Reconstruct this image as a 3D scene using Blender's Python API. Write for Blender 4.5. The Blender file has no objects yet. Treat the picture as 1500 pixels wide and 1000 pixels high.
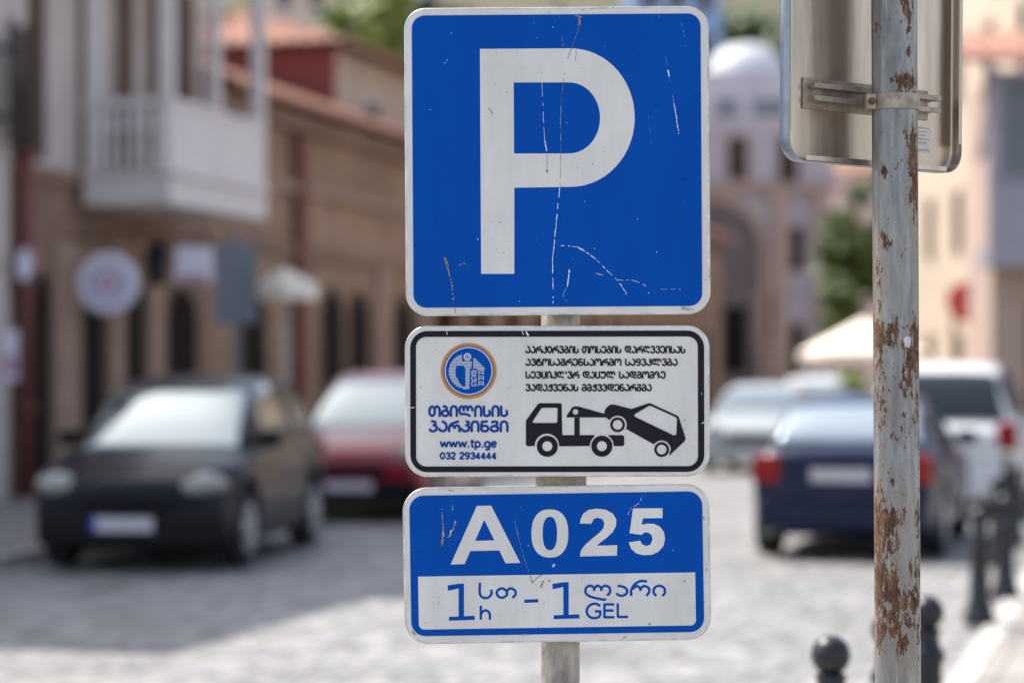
import bpy, bmesh, math, random
from mathutils import Vector, Matrix, noise
from mathutils.geometry import tessellate_polygon

random.seed(11)
R = math.radians
SC = bpy.context.scene
COL = SC.collection

# ---------------------------------------------------------------- camera, sky, sun, exposure
EYE = 1.6
FPX = 3542.0                      # focal length in photo pixels (85 mm on 36 mm, 1500 px wide)
cam = bpy.data.cameras.new('camera')
cam.lens = 85.0
cam.sensor_width = 36.0
cam.shift_y = 50.0 / 1500.0
cam.clip_end = 3000.0
cam.dof.use_dof = True
cam.dof.focus_distance = 4.74
cam.dof.aperture_fstop = 1.95
camo = bpy.data.objects.new('camera', cam)
COL.objects.link(camo)
camo.location = (0, 0, EYE)
camo.rotation_euler = (R(90), 0, 0)
SC.camera = camo

SUN_EL = R(55)
SUN_DIR = Vector((-0.743 * math.cos(SUN_EL), 0.669 * math.cos(SUN_EL), math.sin(SUN_EL))).normalized()
w = bpy.data.worlds.new('World')
SC.world = w
w.use_nodes = True
nt = w.node_tree
nt.nodes.clear()
sky = nt.nodes.new('ShaderNodeTexSky')
sky.sky_type = 'NISHITA'
sky.sun_disc = False
sky.sun_elevation = SUN_EL
sky.sun_rotation = math.atan2(SUN_DIR.x, SUN_DIR.y)
sky.air_density = 1.0
sky.dust_density = 2.5
bg = nt.nodes.new('ShaderNodeBackground')
bg.inputs['Strength'].default_value = 0.15
wo = nt.nodes.new('ShaderNodeOutputWorld')
hs = nt.nodes.new('ShaderNodeHueSaturation')      # sky colour desaturated for a more neutral white balance
hs.inputs['Saturation'].default_value = 0.72
nt.links.new(sky.outputs[0], hs.inputs['Color'])
nt.links.new(hs.outputs[0], bg.inputs[0])
nt.links.new(bg.outputs[0], wo.inputs[0])
sl = bpy.data.lights.new('sun', 'SUN')
sl.energy = 3.9
sl.angle = R(0.5)
sl.color = (1.0, 0.95, 0.88)
so = bpy.data.objects.new('sun', sl)
COL.objects.link(so)
so.rotation_euler = (-SUN_DIR).to_track_quat('-Z', 'Y').to_euler()
SC.view_settings.view_transform = 'Standard'
SC.view_settings.look = 'None'
SC.view_settings.exposure = 1.0
SC.view_settings.gamma = 1.0

# ---------------------------------------------------------------- helpers
def lin(r, g, b):
    def f(c):
        c /= 255.0
        return c / 12.92 if c <= 0.04045 else ((c + 0.055) / 1.055) ** 2.4
    return (f(r), f(g), f(b))

def new_mat(name):
    m = bpy.data.materials.new(name)
    m.use_nodes = True
    n = m.node_tree.nodes
    return m, n, m.node_tree.links, n['Principled BSDF']

def mat(name, c, rough=0.6, var=0.15, scale=4.0, metal=0.0, coat=0.0, bump=0.0, spec=0.5, stretch=(1, 1, 1), c2=None, alpha=None):
    """principled material whose colour wanders between c and a second tone with object-space noise"""
    m, n, l, p = new_mat(name)
    tc = n.new('ShaderNodeTexCoord')
    mp = n.new('ShaderNodeMapping')
    mp.inputs['Scale'].default_value = stretch
    l.new(tc.outputs['Object'], mp.inputs[0])
    nz = n.new('ShaderNodeTexNoise')
    nz.inputs['Scale'].default_value = scale
    nz.inputs['Detail'].default_value = 5
    nz.inputs['Roughness'].default_value = 0.6
    l.new(mp.outputs[0], nz.inputs['Vector'])
    rp = n.new('ShaderNodeValToRGB')
    rp.color_ramp.elements[0].position = 0.3
    rp.color_ramp.elements[1].position = 0.72
    a = c2 if c2 else tuple(v * (1 - var) for v in c)
    b = c if c2 else tuple(min(1, v * (1 + var)) for v in c)
    rp.color_ramp.elements[0].color = (*a, 1)
    rp.color_ramp.elements[1].color = (*b, 1)
    l.new(nz.outputs[0], rp.inputs[0])
    l.new(rp.outputs[0], p.inputs['Base Color'])
    p.inputs['Roughness'].default_value = rough
    p.inputs['Metallic'].default_value = metal
    p.inputs['Coat Weight'].default_value = coat
    p.inputs['Coat Roughness'].default_value = 0.04
    p.inputs['Specular IOR Level'].default_value = spec
    if bump:
        bm_ = n.new('ShaderNodeBump')
        bm_.inputs['Strength'].default_value = bump
        bm_.inputs['Distance'].default_value = 0.02
        l.new(nz.outputs[0], bm_.inputs['Height'])
        l.new(bm_.outputs[0], p.inputs['Normal'])
    return m

def brick_mat(name, c1, c2, mortar, scale=1.0, bw=0.25, bh=0.075, ms=0.012, rough=0.85, vertical=True, offset=0.5):
    m, n, l, p = new_mat(name)
    tc = n.new('ShaderNodeTexCoord')
    src = tc.outputs['Object']
    if vertical:
        sp = n.new('ShaderNodeSeparateXYZ')
        cb = n.new('ShaderNodeCombineXYZ')
        ad = n.new('ShaderNodeMath')
        ad.operation = 'ADD'
        l.new(src, sp.inputs[0])
        l.new(sp.outputs[0], ad.inputs[0])
        l.new(sp.outputs[1], ad.inputs[1])
        l.new(ad.outputs[0], cb.inputs[0])
        l.new(sp.outputs[2], cb.inputs[1])
        src = cb.outputs[0]
    br = n.new('ShaderNodeTexBrick')
    br.offset = offset
    br.inputs['Scale'].default_value = scale
    br.inputs['Brick Width'].default_value = bw
    br.inputs['Row Height'].default_value = bh
    br.inputs['Mortar Size'].default_value = ms
    br.inputs['Color1'].default_value = (*c1, 1)
    br.inputs['Color2'].default_value = (*c2, 1)
    br.inputs['Mortar'].default_value = (*mortar, 1)
    l.new(src, br.inputs['Vector'])
    nz = n.new('ShaderNodeTexNoise')
    nz.inputs['Scale'].default_value = 0.9
    nz.inputs['Detail'].default_value = 6
    l.new(tc.outputs['Object'], nz.inputs['Vector'])
    mr = n.new('ShaderNodeMapRange')
    mr.inputs['From Min'].default_value = 0.3
    mr.inputs['From Max'].default_value = 0.7
    mr.inputs['To Min'].default_value = 0.72
    mr.inputs['To Max'].default_value = 1.22
    l.new(nz.outputs[0], mr.inputs[0])
    mx = n.new('ShaderNodeMix')
    mx.data_type = 'RGBA'
    mx.blend_type = 'MULTIPLY'
    mx.inputs['Factor'].default_value = 1
    l.new(br.outputs['Color'], mx.inputs['A'])
    l.new(mr.outputs[0], mx.inputs['B'])
    l.new(mx.outputs['Result'], p.inputs['Base Color'])
    p.inputs['Roughness'].default_value = rough
    bp = n.new('ShaderNodeBump')
    bp.inputs['Strength'].default_value = 0.5
    bp.inputs['Distance'].default_value = 0.02
    bp.invert = True
    l.new(br.outputs['Fac'], bp.inputs['Height'])
    l.new(bp.outputs[0], p.inputs['Normal'])
    return m

class MB:
    """collects shapes in one bmesh and links them as ONE mesh object"""
    def __init__(s):
        s.bm = bmesh.new()
    def face(s, pts, mi=0, smooth=False):
        vs = [s.bm.verts.new(p) for p in pts]
        f = s.bm.faces.new(vs)
        f.material_index = mi
        f.smooth = smooth
        return f
    def box(s, a, b, mi=0):
        x0, y0, z0 = a
        x1, y1, z1 = b
        v = [s.bm.verts.new(p) for p in ((x0, y0, z0), (x1, y0, z0), (x1, y1, z0), (x0, y1, z0), (x0, y0, z1), (x1, y0, z1), (x1, y1, z1), (x0, y1, z1))]
        for q in ((3, 2, 1, 0), (4, 5, 6, 7), (0, 1, 5, 4), (1, 2, 6, 5), (2, 3, 7, 6), (3, 0, 4, 7)):
            f = s.bm.faces.new([v[i] for i in q])
            f.material_index = mi
        return s
    def prism(s, outline, y0, y1, mi=0, smooth=False):
        """outline of (x, z) counter-clockwise seen from -Y, from y0 (front) to y1 (back)"""
        fr = [s.bm.verts.new((x, y0, z)) for x, z in outline]
        bk = [s.bm.verts.new((x, y1, z)) for x, z in outline]
        n = len(outline)
        s.bm.faces.new(fr).material_index = mi
        s.bm.faces.new(bk[::-1]).material_index = mi
        for i in range(n):
            f = s.bm.faces.new((fr[i], bk[i], bk[(i + 1) % n], fr[(i + 1) % n]))
            f.material_index = mi
            f.smooth = smooth
        return s
    def flat(s, contours, y, mi=0):
        """filled flat outline with holes in the XZ plane, facing -Y"""
        polys = [[Vector((x, z, 0)) for x, z in c] for c in contours]
        allv = [v for c in polys for v in c]
        vs = [s.bm.verts.new((v.x, y, v.y)) for v in allv]
        for t in tessellate_polygon(polys):
            a, b, c = (allv[i] for i in t)
            ar = (b - a).cross(c - a).z
            if abs(ar) < 1e-12:
                continue
            idx = t if ar > 0 else t[::-1]
            try:
                f = s.bm.faces.new([vs[i] for i in idx])
                f.material_index = mi
            except ValueError:
                pass
        return s
    def ribbon(s, pts, wd, y, mi=0, taper=None):
        """flat stroke of width wd along pts (x, z) in the XZ plane facing -Y"""
        n = len(pts)
        if n < 2:
            return
        L, Rr = [], []
        for i, (x, z) in enumerate(pts):
            a = pts[max(0, i - 1)]
            b = pts[min(n - 1, i + 1)]
            dx, dz = b[0] - a[0], b[1] - a[1]
            q = math.hypot(dx, dz) or 1e-9
            k = wd * 0.5 * (taper[i] if taper else 1)
            if 0 < i < n - 1:                       # mitre
                d1 = (x - a[0], z - a[1]); d2 = (b[0] - x, b[1] - z)
                l1 = math.hypot(*d1) or 1e-9; l2 = math.hypot(*d2) or 1e-9
                co = (d1[0] * d2[0] + d1[1] * d2[1]) / l1 / l2
                k /= max(0.6, math.sqrt(max(0.0, (1 + co) / 2)))
            nx, nz = -dz / q * k, dx / q * k
            L.append(s.bm.verts.new((x + nx, y, z + nz)))
            Rr.append(s.bm.verts.new((x - nx, y, z - nz)))
        for i in range(n - 1):
            try:
                f = s.bm.faces.new((Rr[i], Rr[i + 1], L[i + 1], L[i]))
                f.material_index = mi
            except ValueError:
                pass
    def tube(s, pts, rad, seg=10, mi=0, caps=True):
        rings = []
        n = len(pts)
        pts = [Vector(p) for p in pts]
        for i, p in enumerate(pts):
            t = (pts[min(n - 1, i + 1)] - pts[max(0, i - 1)]).normalized()
            ref = Vector((0, 0, 1)) if abs(t.z) < 0.9 else Vector((1, 0, 0))
            a = t.cross(ref).normalized()
            b = t.cross(a)
            r = rad[i] if isinstance(rad, (list, tuple)) else rad
            rings.append([s.bm.verts.new(p + (a * math.cos(k * 2 * math.pi / seg) + b * math.sin(k * 2 * math.pi / seg)) * r) for k in range(seg)])
        for i in range(n - 1):
            for k in range(seg):
                f = s.bm.faces.new((rings[i][k], rings[i + 1][k], rings[i + 1][(k + 1) % seg], rings[i][(k + 1) % seg]))
                f.smooth = True
                f.material_index = mi
        if caps:
            s.bm.faces.new(rings[0]).material_index = mi
            s.bm.faces.new(rings[-1][::-1]).material_index = mi
        return s
    def lathe(s, prof, seg=24, mi=0, axis='z', at=(0, 0, 0), smooth=True):
        rings = []
        at = Vector(at)
        for r, h in prof:
            ring = []
            for k in range(seg):
                t = 2 * math.pi * k / seg
                c, q = r * math.cos(t), r * math.sin(t)
                v = {'z': (c, q, h), 'y': (c, h, q), 'x': (h, c, q)}[axis]
                ring.append(s.bm.verts.new(Vector(v) + at))
            rings.append(ring)
        for a, b in zip(rings, rings[1:]):
            for k in range(seg):
                f = s.bm.faces.new((a[k], a[(k + 1) % seg], b[(k + 1) % seg], b[k]))
                f.smooth = smooth
                f.material_index = mi
        s.bm.faces.new(rings[0][::-1]).material_index = mi
        s.bm.faces.new(rings[-1]).material_index = mi
        return s
    def build(s, name, m, parent=None, loc=None, rot=None, bevel=0.0, seg=2, fix=True):
        if fix:
            bmesh.ops.recalc_face_normals(s.bm, faces=s.bm.faces[:])
        me = bpy.data.meshes.new(name)
        s.bm.to_mesh(me)
        s.bm.free()
        for k in (m if isinstance(m, (list, tuple)) else [m]):
            me.materials.append(k)
        o = bpy.data.objects.new(name, me)
        COL.objects.link(o)
        if parent:
            o.parent = parent
        if loc:
            o.location = loc
        if rot:
            o.rotation_euler = rot
        if bevel:
            b = o.modifiers.new('bevel', 'BEVEL')
            b.width = bevel
            b.segments = seg
            b.limit_method = 'ANGLE'
            b.angle_limit = R(35)
            b.harden_normals = True
        return o

def tag(o, label=None, cat=None, group=None, kind=None):
    for k, v in (('label', label), ('category', cat), ('group', group), ('kind', kind)):
        if v:
            o[k] = v
    return o

def empty(name, loc, rz=0.0):
    o = bpy.data.objects.new(name, None)
    COL.objects.link(o)
    o.location = loc
    o.rotation_euler = (0, 0, rz)
    o.empty_display_size = 0.3
    return o

def copy_tree(o, parent=None):
    c = o.copy()
    COL.objects.link(c)
    if parent:
        c.parent = parent
    for ch in list(o.children):
        copy_tree(ch, c)
    return c

def at(px, py, d):
    return Vector(((px - 750) * d / FPX, d, EYE + (550 - py) * d / FPX))

def rrect(x0, z0, x1, z1, r, n=8):
    pts = []
    for cx, cz, a0 in ((x1 - r, z1 - r, 0), (x0 + r, z1 - r, 90), (x0 + r, z0 + r, 180), (x1 - r, z0 + r, 270)):
        for k in range(n + 1):
            a = R(a0 + 90 * k / n)
            pts.append((cx + r * math.cos(a), cz + r * math.sin(a)))
    return pts

def circ(cx, cz, r, n=40):
    return [(cx + r * math.cos(2 * math.pi * k / n), cz + r * math.sin(2 * math.pi * k / n)) for k in range(n)]

def spline(pts, n=6):
    """Catmull-Rom through pts"""
    if len(pts) < 3:
        return pts
    closed = pts[0] == pts[-1]
    out = []
    m = len(pts)
    for i in range(m - 1):
        p1, p2 = pts[i], pts[i + 1]
        p0 = pts[i - 1] if i > 0 else (pts[-2] if closed else p1)
        p3 = pts[i + 2] if i + 2 < m else (pts[1] if closed else p2)
        for k in range(n):
            t = k / n
            out.append(tuple(0.5 * (2 * p1[j] + (p2[j] - p0[j]) * t + (2 * p0[j] - 5 * p1[j] + 4 * p2[j] - p3[j]) * t * t + (3 * p1[j] - p0[j] - 3 * p2[j] + p3[j]) * t ** 3) for j in (0, 1)))
    out.append(pts[-1])
    return out

# ---------------------------------------------------------------- sign materials
def sheeting(name, c, amount=0.10, dirt=0.16):
    """retro-reflective sheeting: fine diamond lattice plus faint vertical grime"""
    m, n, l, p = new_mat(name)
    tc = n.new('ShaderNodeTexCoord')
    outs = []
    for ang in (33, -33):
        mp = n.new('ShaderNodeMapping')
        mp.inputs['Rotation'].default_value = (0, R(ang), 0)
        l.new(tc.outputs['Object'], mp.inputs[0])
        wv = n.new('ShaderNodeTexWave')
        wv.wave_type = 'BANDS'
        wv.bands_direction = 'X'
        wv.inputs['Scale'].default_value = 62
        wv.inputs['Distortion'].default_value = 0.3
        l.new(mp.outputs[0], wv.inputs['Vector'])
        outs.append(wv.outputs['Fac'])
    mul = n.new('ShaderNodeMath')
    mul.operation = 'MULTIPLY'
    l.new(outs[0], mul.inputs[0])
    l.new(outs[1], mul.inputs[1])
    mr = n.new('ShaderNodeMapRange')
    mr.inputs['To Min'].default_value = 1 - amount * 0.4
    mr.inputs['To Max'].default_value = 1 + amount
    l.new(mul.outputs[0], mr.inputs[0])
    mp = n.new('ShaderNodeMapping')
    mp.inputs['Scale'].default_value = (9, 9, 3.0)
    l.new(tc.outputs['Object'], mp.inputs[0])
    nz = n.new('ShaderNodeTexNoise')
    nz.inputs['Scale'].default_value = 1.0
    nz.inputs['Detail'].default_value = 8
    nz.inputs['Roughness'].default_value = 0.65
    l.new(mp.outputs[0], nz.inputs['Vector'])
    md = n.new('ShaderNodeMapRange')
    md.inputs['From Min'].default_value = 0.35
    md.inputs['From Max'].default_value = 0.65
    md.inputs['To Min'].default_value = 1 - dirt
    md.inputs['To Max'].default_value = 1.0
    l.new(nz.outputs[0], md.inputs[0])
    # small dark specks
    sp = n.new('ShaderNodeTexNoise')
    sp.inputs['Scale'].default_value = 95
    sp.inputs['Detail'].default_value = 2
    l.new(tc.outputs['Object'], sp.inputs['Vector'])
    ms = n.new('ShaderNodeMapRange')
    ms.inputs['From Min'].default_value = 0.22
    ms.inputs['From Max'].default_value = 0.30
    ms.inputs['To Min'].default_value = 0.55
    ms.inputs['To Max'].default_value = 1.0
    l.new(sp.outputs[0], ms.inputs[0])
    m1 = n.new('ShaderNodeMath'); m1.operation = 'MULTIPLY'
    m2 = n.new('ShaderNodeMath'); m2.operation = 'MULTIPLY'
    l.new(mr.outputs[0], m1.inputs[0]); l.new(md.outputs[0], m1.inputs[1])
    l.new(m1.outputs[0], m2.inputs[0]); l.new(ms.outputs[0], m2.inputs[1])
    mx = n.new('ShaderNodeMix')
    mx.data_type = 'RGBA'
    mx.blend_type = 'MULTIPLY'
    mx.inputs['Factor'].default_value = 1
    mx.inputs['A'].default_value = (*c, 1)
    l.new(m2.outputs[0], mx.inputs['B'])
    l.new(mx.outputs['Result'], p.inputs['Base Color'])
    p.inputs['Roughness'].default_value = 0.42
    p.inputs['Specular IOR Level'].default_value = 0.06
    return m

M = {}
M['sheet_white'] = sheeting('white_sheeting', (0.74, 0.72, 0.68))
M['sheet_blue'] = sheeting('blue_sheeting', (0.0, 0.075, 0.40), 0.10, 0.10)
M['ink_black'] = mat('black_film', (0.012, 0.010, 0.017), 0.45, 0.2, 30, spec=.15)
M['ink_blue'] = mat('blue_film', (0.0, 0.045, 0.28), 0.45, 0.12, 30, spec=.15)
M['ink_orange'] = mat('orange_film', (0.55, 0.20, 0.012), 0.45, 0.1, 30)
M['ink_white'] = mat('white_film', (0.55, 0.56, 0.60), 0.45, 0.06, 30)
M['scratch_white'] = mat('scratch_pale', (0.72, 0.76, 0.82), 0.6, 0.1, 60)
M['scratch_faint'] = mat('scratch_faint', (0.20, 0.34, 0.58), 0.6, 0.2, 60)
M['scratch_dark'] = mat('scratch_dark', (0.16, 0.15, 0.15), 0.7, 0.3, 90)
M['scratch_tan'] = mat('scratch_tan', (0.25, 0.23, 0.20), 0.7, 0.5, 220)
M['alu_rim'] = mat('sign_rim_aluminium', (0.62, 0.60, 0.57), 0.38, 0.28, 26, metal=0.8)
M['alu_lip'] = mat('sign_lip_aluminium_sky_tint', (0.25, 0.29, 0.34), 0.36, 0.2, 20, metal=0.9)  # same metal as the back; bluish base stands in for reflected sky
M['alu_back'] = mat('sign_back_aluminium_street_tint', (0.55, 0.43, 0.34), 0.27, 0.22, 14, metal=0.85, stretch=(1.6, 1.6, 0.18), bump=0.03)  # tan base stands in for the sunlit street the metal would mirror
M['alu_rail'] = mat('rail_aluminium', (0.36, 0.30, 0.24), 0.5, 0.35, 40, metal=0.6)
M['post'] = mat('post_galvanised', (0.50, 0.47, 0.42), 0.45, 0.3, 30, metal=0.4, c2=(0.16, 0.145, 0.13), stretch=(1, 1, 0.45), bump=0.15)
M['bolt'] = mat('rusty_bolt', (0.20, 0.10, 0.05), 0.8, 0.5, 120, metal=0.3)
M['sticker'] = mat('sticker_paper', (0.62, 0.58, 0.52), 0.7, 0.1, 60)

K = 4.74 / FPX                     # metres per photo pixel at the sign plane

class Plate:
    """maps photo-sized design units to metres on a sign panel; roll levels the design"""
    def __init__(s, cx, cy, roll):
        s.cx, s.cy, s.a = cx, cy, R(roll)
    def p(s, px, py):
        x, z = (px - s.cx) * K, -(py - s.cy) * K
        c, q = math.cos(-s.a), math.sin(-s.a)
        return (x * c - z * q, x * q + z * c)
    def pts(s, l):
        return [s.p(*q) for q in l]

def wear(host, mb):
    """adds the scratches drawn in mb to the printed film they damage"""
    base = len(host.data.materials)
    for m in SW:
        host.data.materials.append(m)
    bm = bmesh.new()
    bm.from_mesh(host.data)
    for f in mb.bm.faces:
        g = bm.faces.new([bm.verts.new(v.co) for v in f.verts])
        g.material_index = base + f.material_index
    bmesh.ops.remove_doubles(bm, verts=[v for v in bm.verts if v.co.y < -.00095], dist=1e-7)
    bm.to_mesh(host.data)
    bm.free()
    mb.bm.free()

def sign_panel(parent, plate, wpx, hpx, rpx, thick, tilt_z=0.0, label=None):
    """folded aluminium tray with a white reflective face; origin at its face centre"""
    mb = MB()
    w2, h2, r = wpx * K / 2, hpx * K / 2, rpx * K
    prof = [(0.0, 0.0016), (0.0009, 0.0004), (0.0024, 0.0), (0.0042, 0.0006)]
    loops = []
    def loop(inset, y):
        return [mb.bm.verts.new((x, y, z)) for x, z in rrect(-w2 + inset, -h2 + inset, w2 - inset, h2 - inset, max(0.002, r - inset), 10)]
    loops.append(loop(0.006, thick))
    loops.append(loop(0.0012, thick + 0.0002))
    loops.append(loop(0.0, thick - 0.002))
    for i, (ins, y) in enumerate(prof):
        loops.append(loop(ins, y))
    n = len(loops[0])
    for a, b in zip(loops, loops[1:]):
        for k in range(n):
            f = mb.bm.faces.new((a[k], a[(k + 1) % n], b[(k + 1) % n], b[k]))
            f.smooth = True
    f = mb.bm.faces.new(loops[-1])
    f.material_index = 1
    f = mb.bm.faces.new(loops[0][::-1])
    o = mb.build('sign_panel', [M['alu_rim'], M['sheet_white']], parent)
    o.rotation_euler = (0, -plate.a, tilt_z)
    if label:
        o['label'] = label
    return o

# ---------------------------------------------------------------- stroke letters (unit height, baseline 0)
G = {
 'ა': (.66, ['~.26,.94 .44,.84 .56,.62 .56,.28 .42,.10 .24,.10 .10,.22 .09,.36']),
 'რ': (.86, ['~.10,0 .10,.42 .22,.68 .46,.82 .76,.95', '~.10,.40 .26,.58 .42,.50 .45,.28', '~.45,.28 .50,.50 .64,.58 .78,.44 .79,0']),
 'კ': (.66, ['~.36,.95 .55,.86 .52,.68 .34,.60', '~.34,.60 .54,.52 .58,.28 .42,.09 .22,.10 .09,.24 .09,.36']),
 '0': (.66, ['~.33,.92 .10,.68 .10,.32 .33,.08 .55,.32 .55,.68 .33,.92']),
 'ვ': (.66, ['~.10,.80 .28,.92 .50,.86 .52,.64 .32,.55', '~.32,.55 .55,.48 .57,.24 .40,.08 .20,.10 .09,.30']),
 'ე': (.66, ['~.12,.70 .14,.86 .34,.92 .53,.78 .56,.40 .46,.12 .24,.08 .10,.22 .10,.34']),
 'ბ': (.66, ['~.33,.56 .12,.44 .12,.18 .33,.07 .54,.18 .54,.44 .33,.56', '~.14,.93 .34,.90 .46,.76 .36,.56']),
 'ი': (.64, ['~.10,0 .10,.62 .18,.86 .32,.92 .46,.86 .54,.62 .54,0']),
 'ს': (.66, ['.11,.98 .11,.34', '~.11,.40 .14,.16 .32,.07 .52,.18 .56,.36 .50,.52 .44,.54']),
 'თ': (.94, ['~.28,.92 .10,.68 .10,.28 .28,.08 .46,.28 .46,.70 .28,.92', '~.46,.72 .64,.92 .82,.76 .85,.50 .85,0']),
 'ო': (.92, ['~.10,0 .10,.62 .20,.88 .34,.90 .45,.72 .46,.48', '~.46,.70 .58,.90 .72,.88 .82,.62 .82,0']),
 'დ': (.90, ['~.82,.03 .62,.18 .34,.22 .14,.40 .12,.70 .24,.92 .40,.84 .42,.48', '~.42,.76 .56,.92 .76,.84 .78,.58 .62,.44 .44,.54']),
 'ღ': (.92, ['~.16,.30 .10,.58 .18,.86 .34,.90 .44,.70 .45,.50', '~.45,.72 .58,.91 .74,.84 .80,.62', '~.14,.22 .44,.26 .66,.18 .84,.04']),
 'ლ': (1.20, ['~.16,.30 .10,.58 .18,.86 .32,.90 .42,.70 .43,.50', '~.43,.72 .54,.91 .68,.84 .74,.50', '~.74,.72 .86,.91 1.02,.84 1.08,.64 1.04,.48', '~.14,.22 .50,.26 .76,.16 .94,.04']),
 'ტ': (.72, ['~.36,.60 .12,.46 .12,.18 .36,.07 .60,.18 .60,.46 .36,.60', '~.12,.46 .12,.78 .32,.92 .54,.84', '.36,.60 .36,.92']),
 'გ': (.66, ['~.33,.54 .12,.42 .12,.18 .33,.07 .54,.18 .54,.42 .33,.54', '~.12,.80 .30,.92 .50,.86 .50,.66 .33,.54']),
 'ნ': (.66, ['~.33,.56 .12,.44 .12,.18 .33,.07 .54,.18 .54,.44 .33,.56', '~.12,.30 .11,.66 .16,.90', '.10,.89 .54,.93']),
 'მ': (.66, ['~.33,.52 .12,.42 .12,.18 .33,.07 .54,.18 .54,.42 .33,.52', '~.54,.30 .55,.66 .44,.88 .26,.92 .11,.78']),
 'ყ': (.66, ['~.33,.92 .12,.80 .12,.58 .33,.48 .54,.58 .54,.80 .33,.92', '~.54,.64 .54,.26 .36,.08 .14,.12']),
 'ც': (.66, ['~.11,.98 .11,.34 .20,.12 .33,.07 .47,.12 .55,.34 .55,.98']),
 'უ': (.70, ['~.10,.76 .18,.92 .30,.82 .32,.66', '~.32,.80 .44,.92 .58,.80 .60,.44 .48,.12 .26,.08 .12,.20 .10,.32']),
 'ზ': (.72, ['~.11,.56 .12,.84 .30,.92 .46,.76 .42,.48 .56,.22 .40,.08', '~.30,.52 .50,.50 .64,.58']),
 'ქ': (.66, ['~.55,.98 .55,.30 .40,.08 .20,.10 .10,.26', '~.55,.62 .34,.56 .22,.68 .34,.84 .54,.86']),
 'პ': (.66, ['~.20,.95 .44,.90 .50,.72 .32,.58', '~.32,.58 .55,.50 .57,.26 .40,.08 .20,.10 .09,.30']),
 '’': (.34, ['~.12,.92 .22,.84 .16,.64']),
 'w': (.96, ['.07,.72 .27,.05', '.27,.05 .48,.66', '.48,.66 .69,.05', '.69,.05 .89,.72']),
 '.': (.32, ['.16,.0 .16,.17']),
 't': (.46, ['~.22,.92 .22,.22 .30,.07 .42,.08', '.04,.68 .42,.68']),
 'p': (.70, ['.12,.72 .12,-.28', '~.12,.54 .34,.67 .57,.50 .57,.22 .34,.06 .12,.20']),
 'g': (.70, ['~.57,.54 .34,.67 .11,.50 .11,.22 .34,.06 .57,.20', '~.57,.72 .57,-.06 .40,-.24 .14,-.16']),
 'e': (.68, ['~.10,.38 .57,.38', '~.57,.38 .54,.58 .34,.67 .12,.52 .12,.22 .34,.06 .56,.18']),
 '3': (.66, ['~.10,.78 .30,.92 .52,.82 .50,.62 .28,.53', '~.28,.53 .54,.46 .56,.22 .36,.07 .10,.20']),
 '2': (.66, ['~.10,.72 .18,.90 .36,.93 .53,.80 .50,.60 .24,.28 .09,.09', '.08,.08 .57,.08']),
 '9': (.66, ['~.33,.93 .12,.80 .12,.58 .33,.46 .54,.58 .54,.80 .33,.93', '~.55,.72 .54,.36 .40,.10 .12,.14']),
 '4': (.66, ['.42,0 .42,.90', '.42,.92 .08,.30', '.05,.27 .60,.27']),
 ' ': (.40, []),
}
# text-face letters for the tariff panel (x-height forms)
G2 = {
 'ს': (.80, ['~.07,1.0 .07,.30 .22,.05 .44,.05 .60,.28 .58,.56']),
 'თ': (1.0, ['~.28,.64 .07,.48 .07,.20 .28,.04 .49,.20 .49,.46 .28,.64', '~.49,.46 .66,.64 .88,.50 .90,.24 .76,.04']),
 'ლ': (1.28, ['~.60,-.14 .28,-.02 .08,.20 .10,.50 .26,.64 .42,.52 .44,.32', '~.44,.50 .58,.64 .72,.52 .74,.32', '~.74,.50 .90,.64 1.08,.52 1.10,.24 .98,.04', '~.60,-.14 .80,-.20 .94,-.18']),
 'ა': (.64, ['~.14,.64 .40,.56 .54,.36 .48,.12 .28,.03 .08,.16']),
 'რ': (.94, ['~.08,.02 .07,.36 .22,.72 .46,.92 .74,.90', '~.12,.44 .30,.62 .44,.50 .46,.32', '~.46,.46 .60,.62 .80,.50 .82,.24 .70,.03']),
 'ი': (.66, ['~.18,.02 .07,.24 .12,.52 .30,.64 .50,.52 .55,.24 .44,.02']),
}

def strokes(gl):
    out = []
    for s_ in gl:
        sm = s_[0] == '~'
        pts = [tuple(float(v) for v in q.split(',')) for q in s_.lstrip('~').split()]
        out.append(spline(pts, 5) if sm else pts)
    return out

def write(mb, plate, text, x0, x1, ytop, ybase, weight, y, mi=0, table=G):
    """stroke lettering between x0 and x1 on the panel, cap height ytop..ybase (photo units)"""
    h = ybase - ytop
    tot = sum(table.get(c, G.get(c))[0] for c in text)
    sx = (x1 - x0) / (tot - 0.08)
    x = x0 - 0.04 * sx
    j = 0
    for c in text:
        wd, gl = table.get(c, G.get(c))
        for st in strokes(gl):
            pts = [plate.p(x + q[0] * sx, ybase - q[1] * h) for q in st]
            mb.ribbon(pts, weight * K, y - 0.00003 * (j % 7), mi)
            j += 1
        x += wd * sx

def scratch(mb, plate, pts, wpx, y, mi, breaks=0.0):
    wpx *= .85
    if mi == 0 and breaks >= .3:
        mi = 3
    p = spline([plate.p(*q) for q in pts], 14) if len(pts) > 2 else [plate.p(pts[0][0] + (pts[1][0] - pts[0][0]) * k / 12, pts[0][1] + (pts[1][1] - pts[0][1]) * k / 12) for k in range(13)]
    p = [(a + random.uniform(-.4, .4) * K, b + random.uniform(-.4, .4) * K) for a, b in p]
    run = []
    for q in p:
        if random.random() < breaks:
            if len(run) > 1:
                mb.ribbon(run, wpx * K, y, mi, [random.uniform(.3, 1.25) for _ in run])
            run = []
        else:
            run.append(q)
    if len(run) > 1:
        mb.ribbon(run, wpx * K, y, mi, [random.uniform(.3, 1.25) for _ in run])

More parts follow.
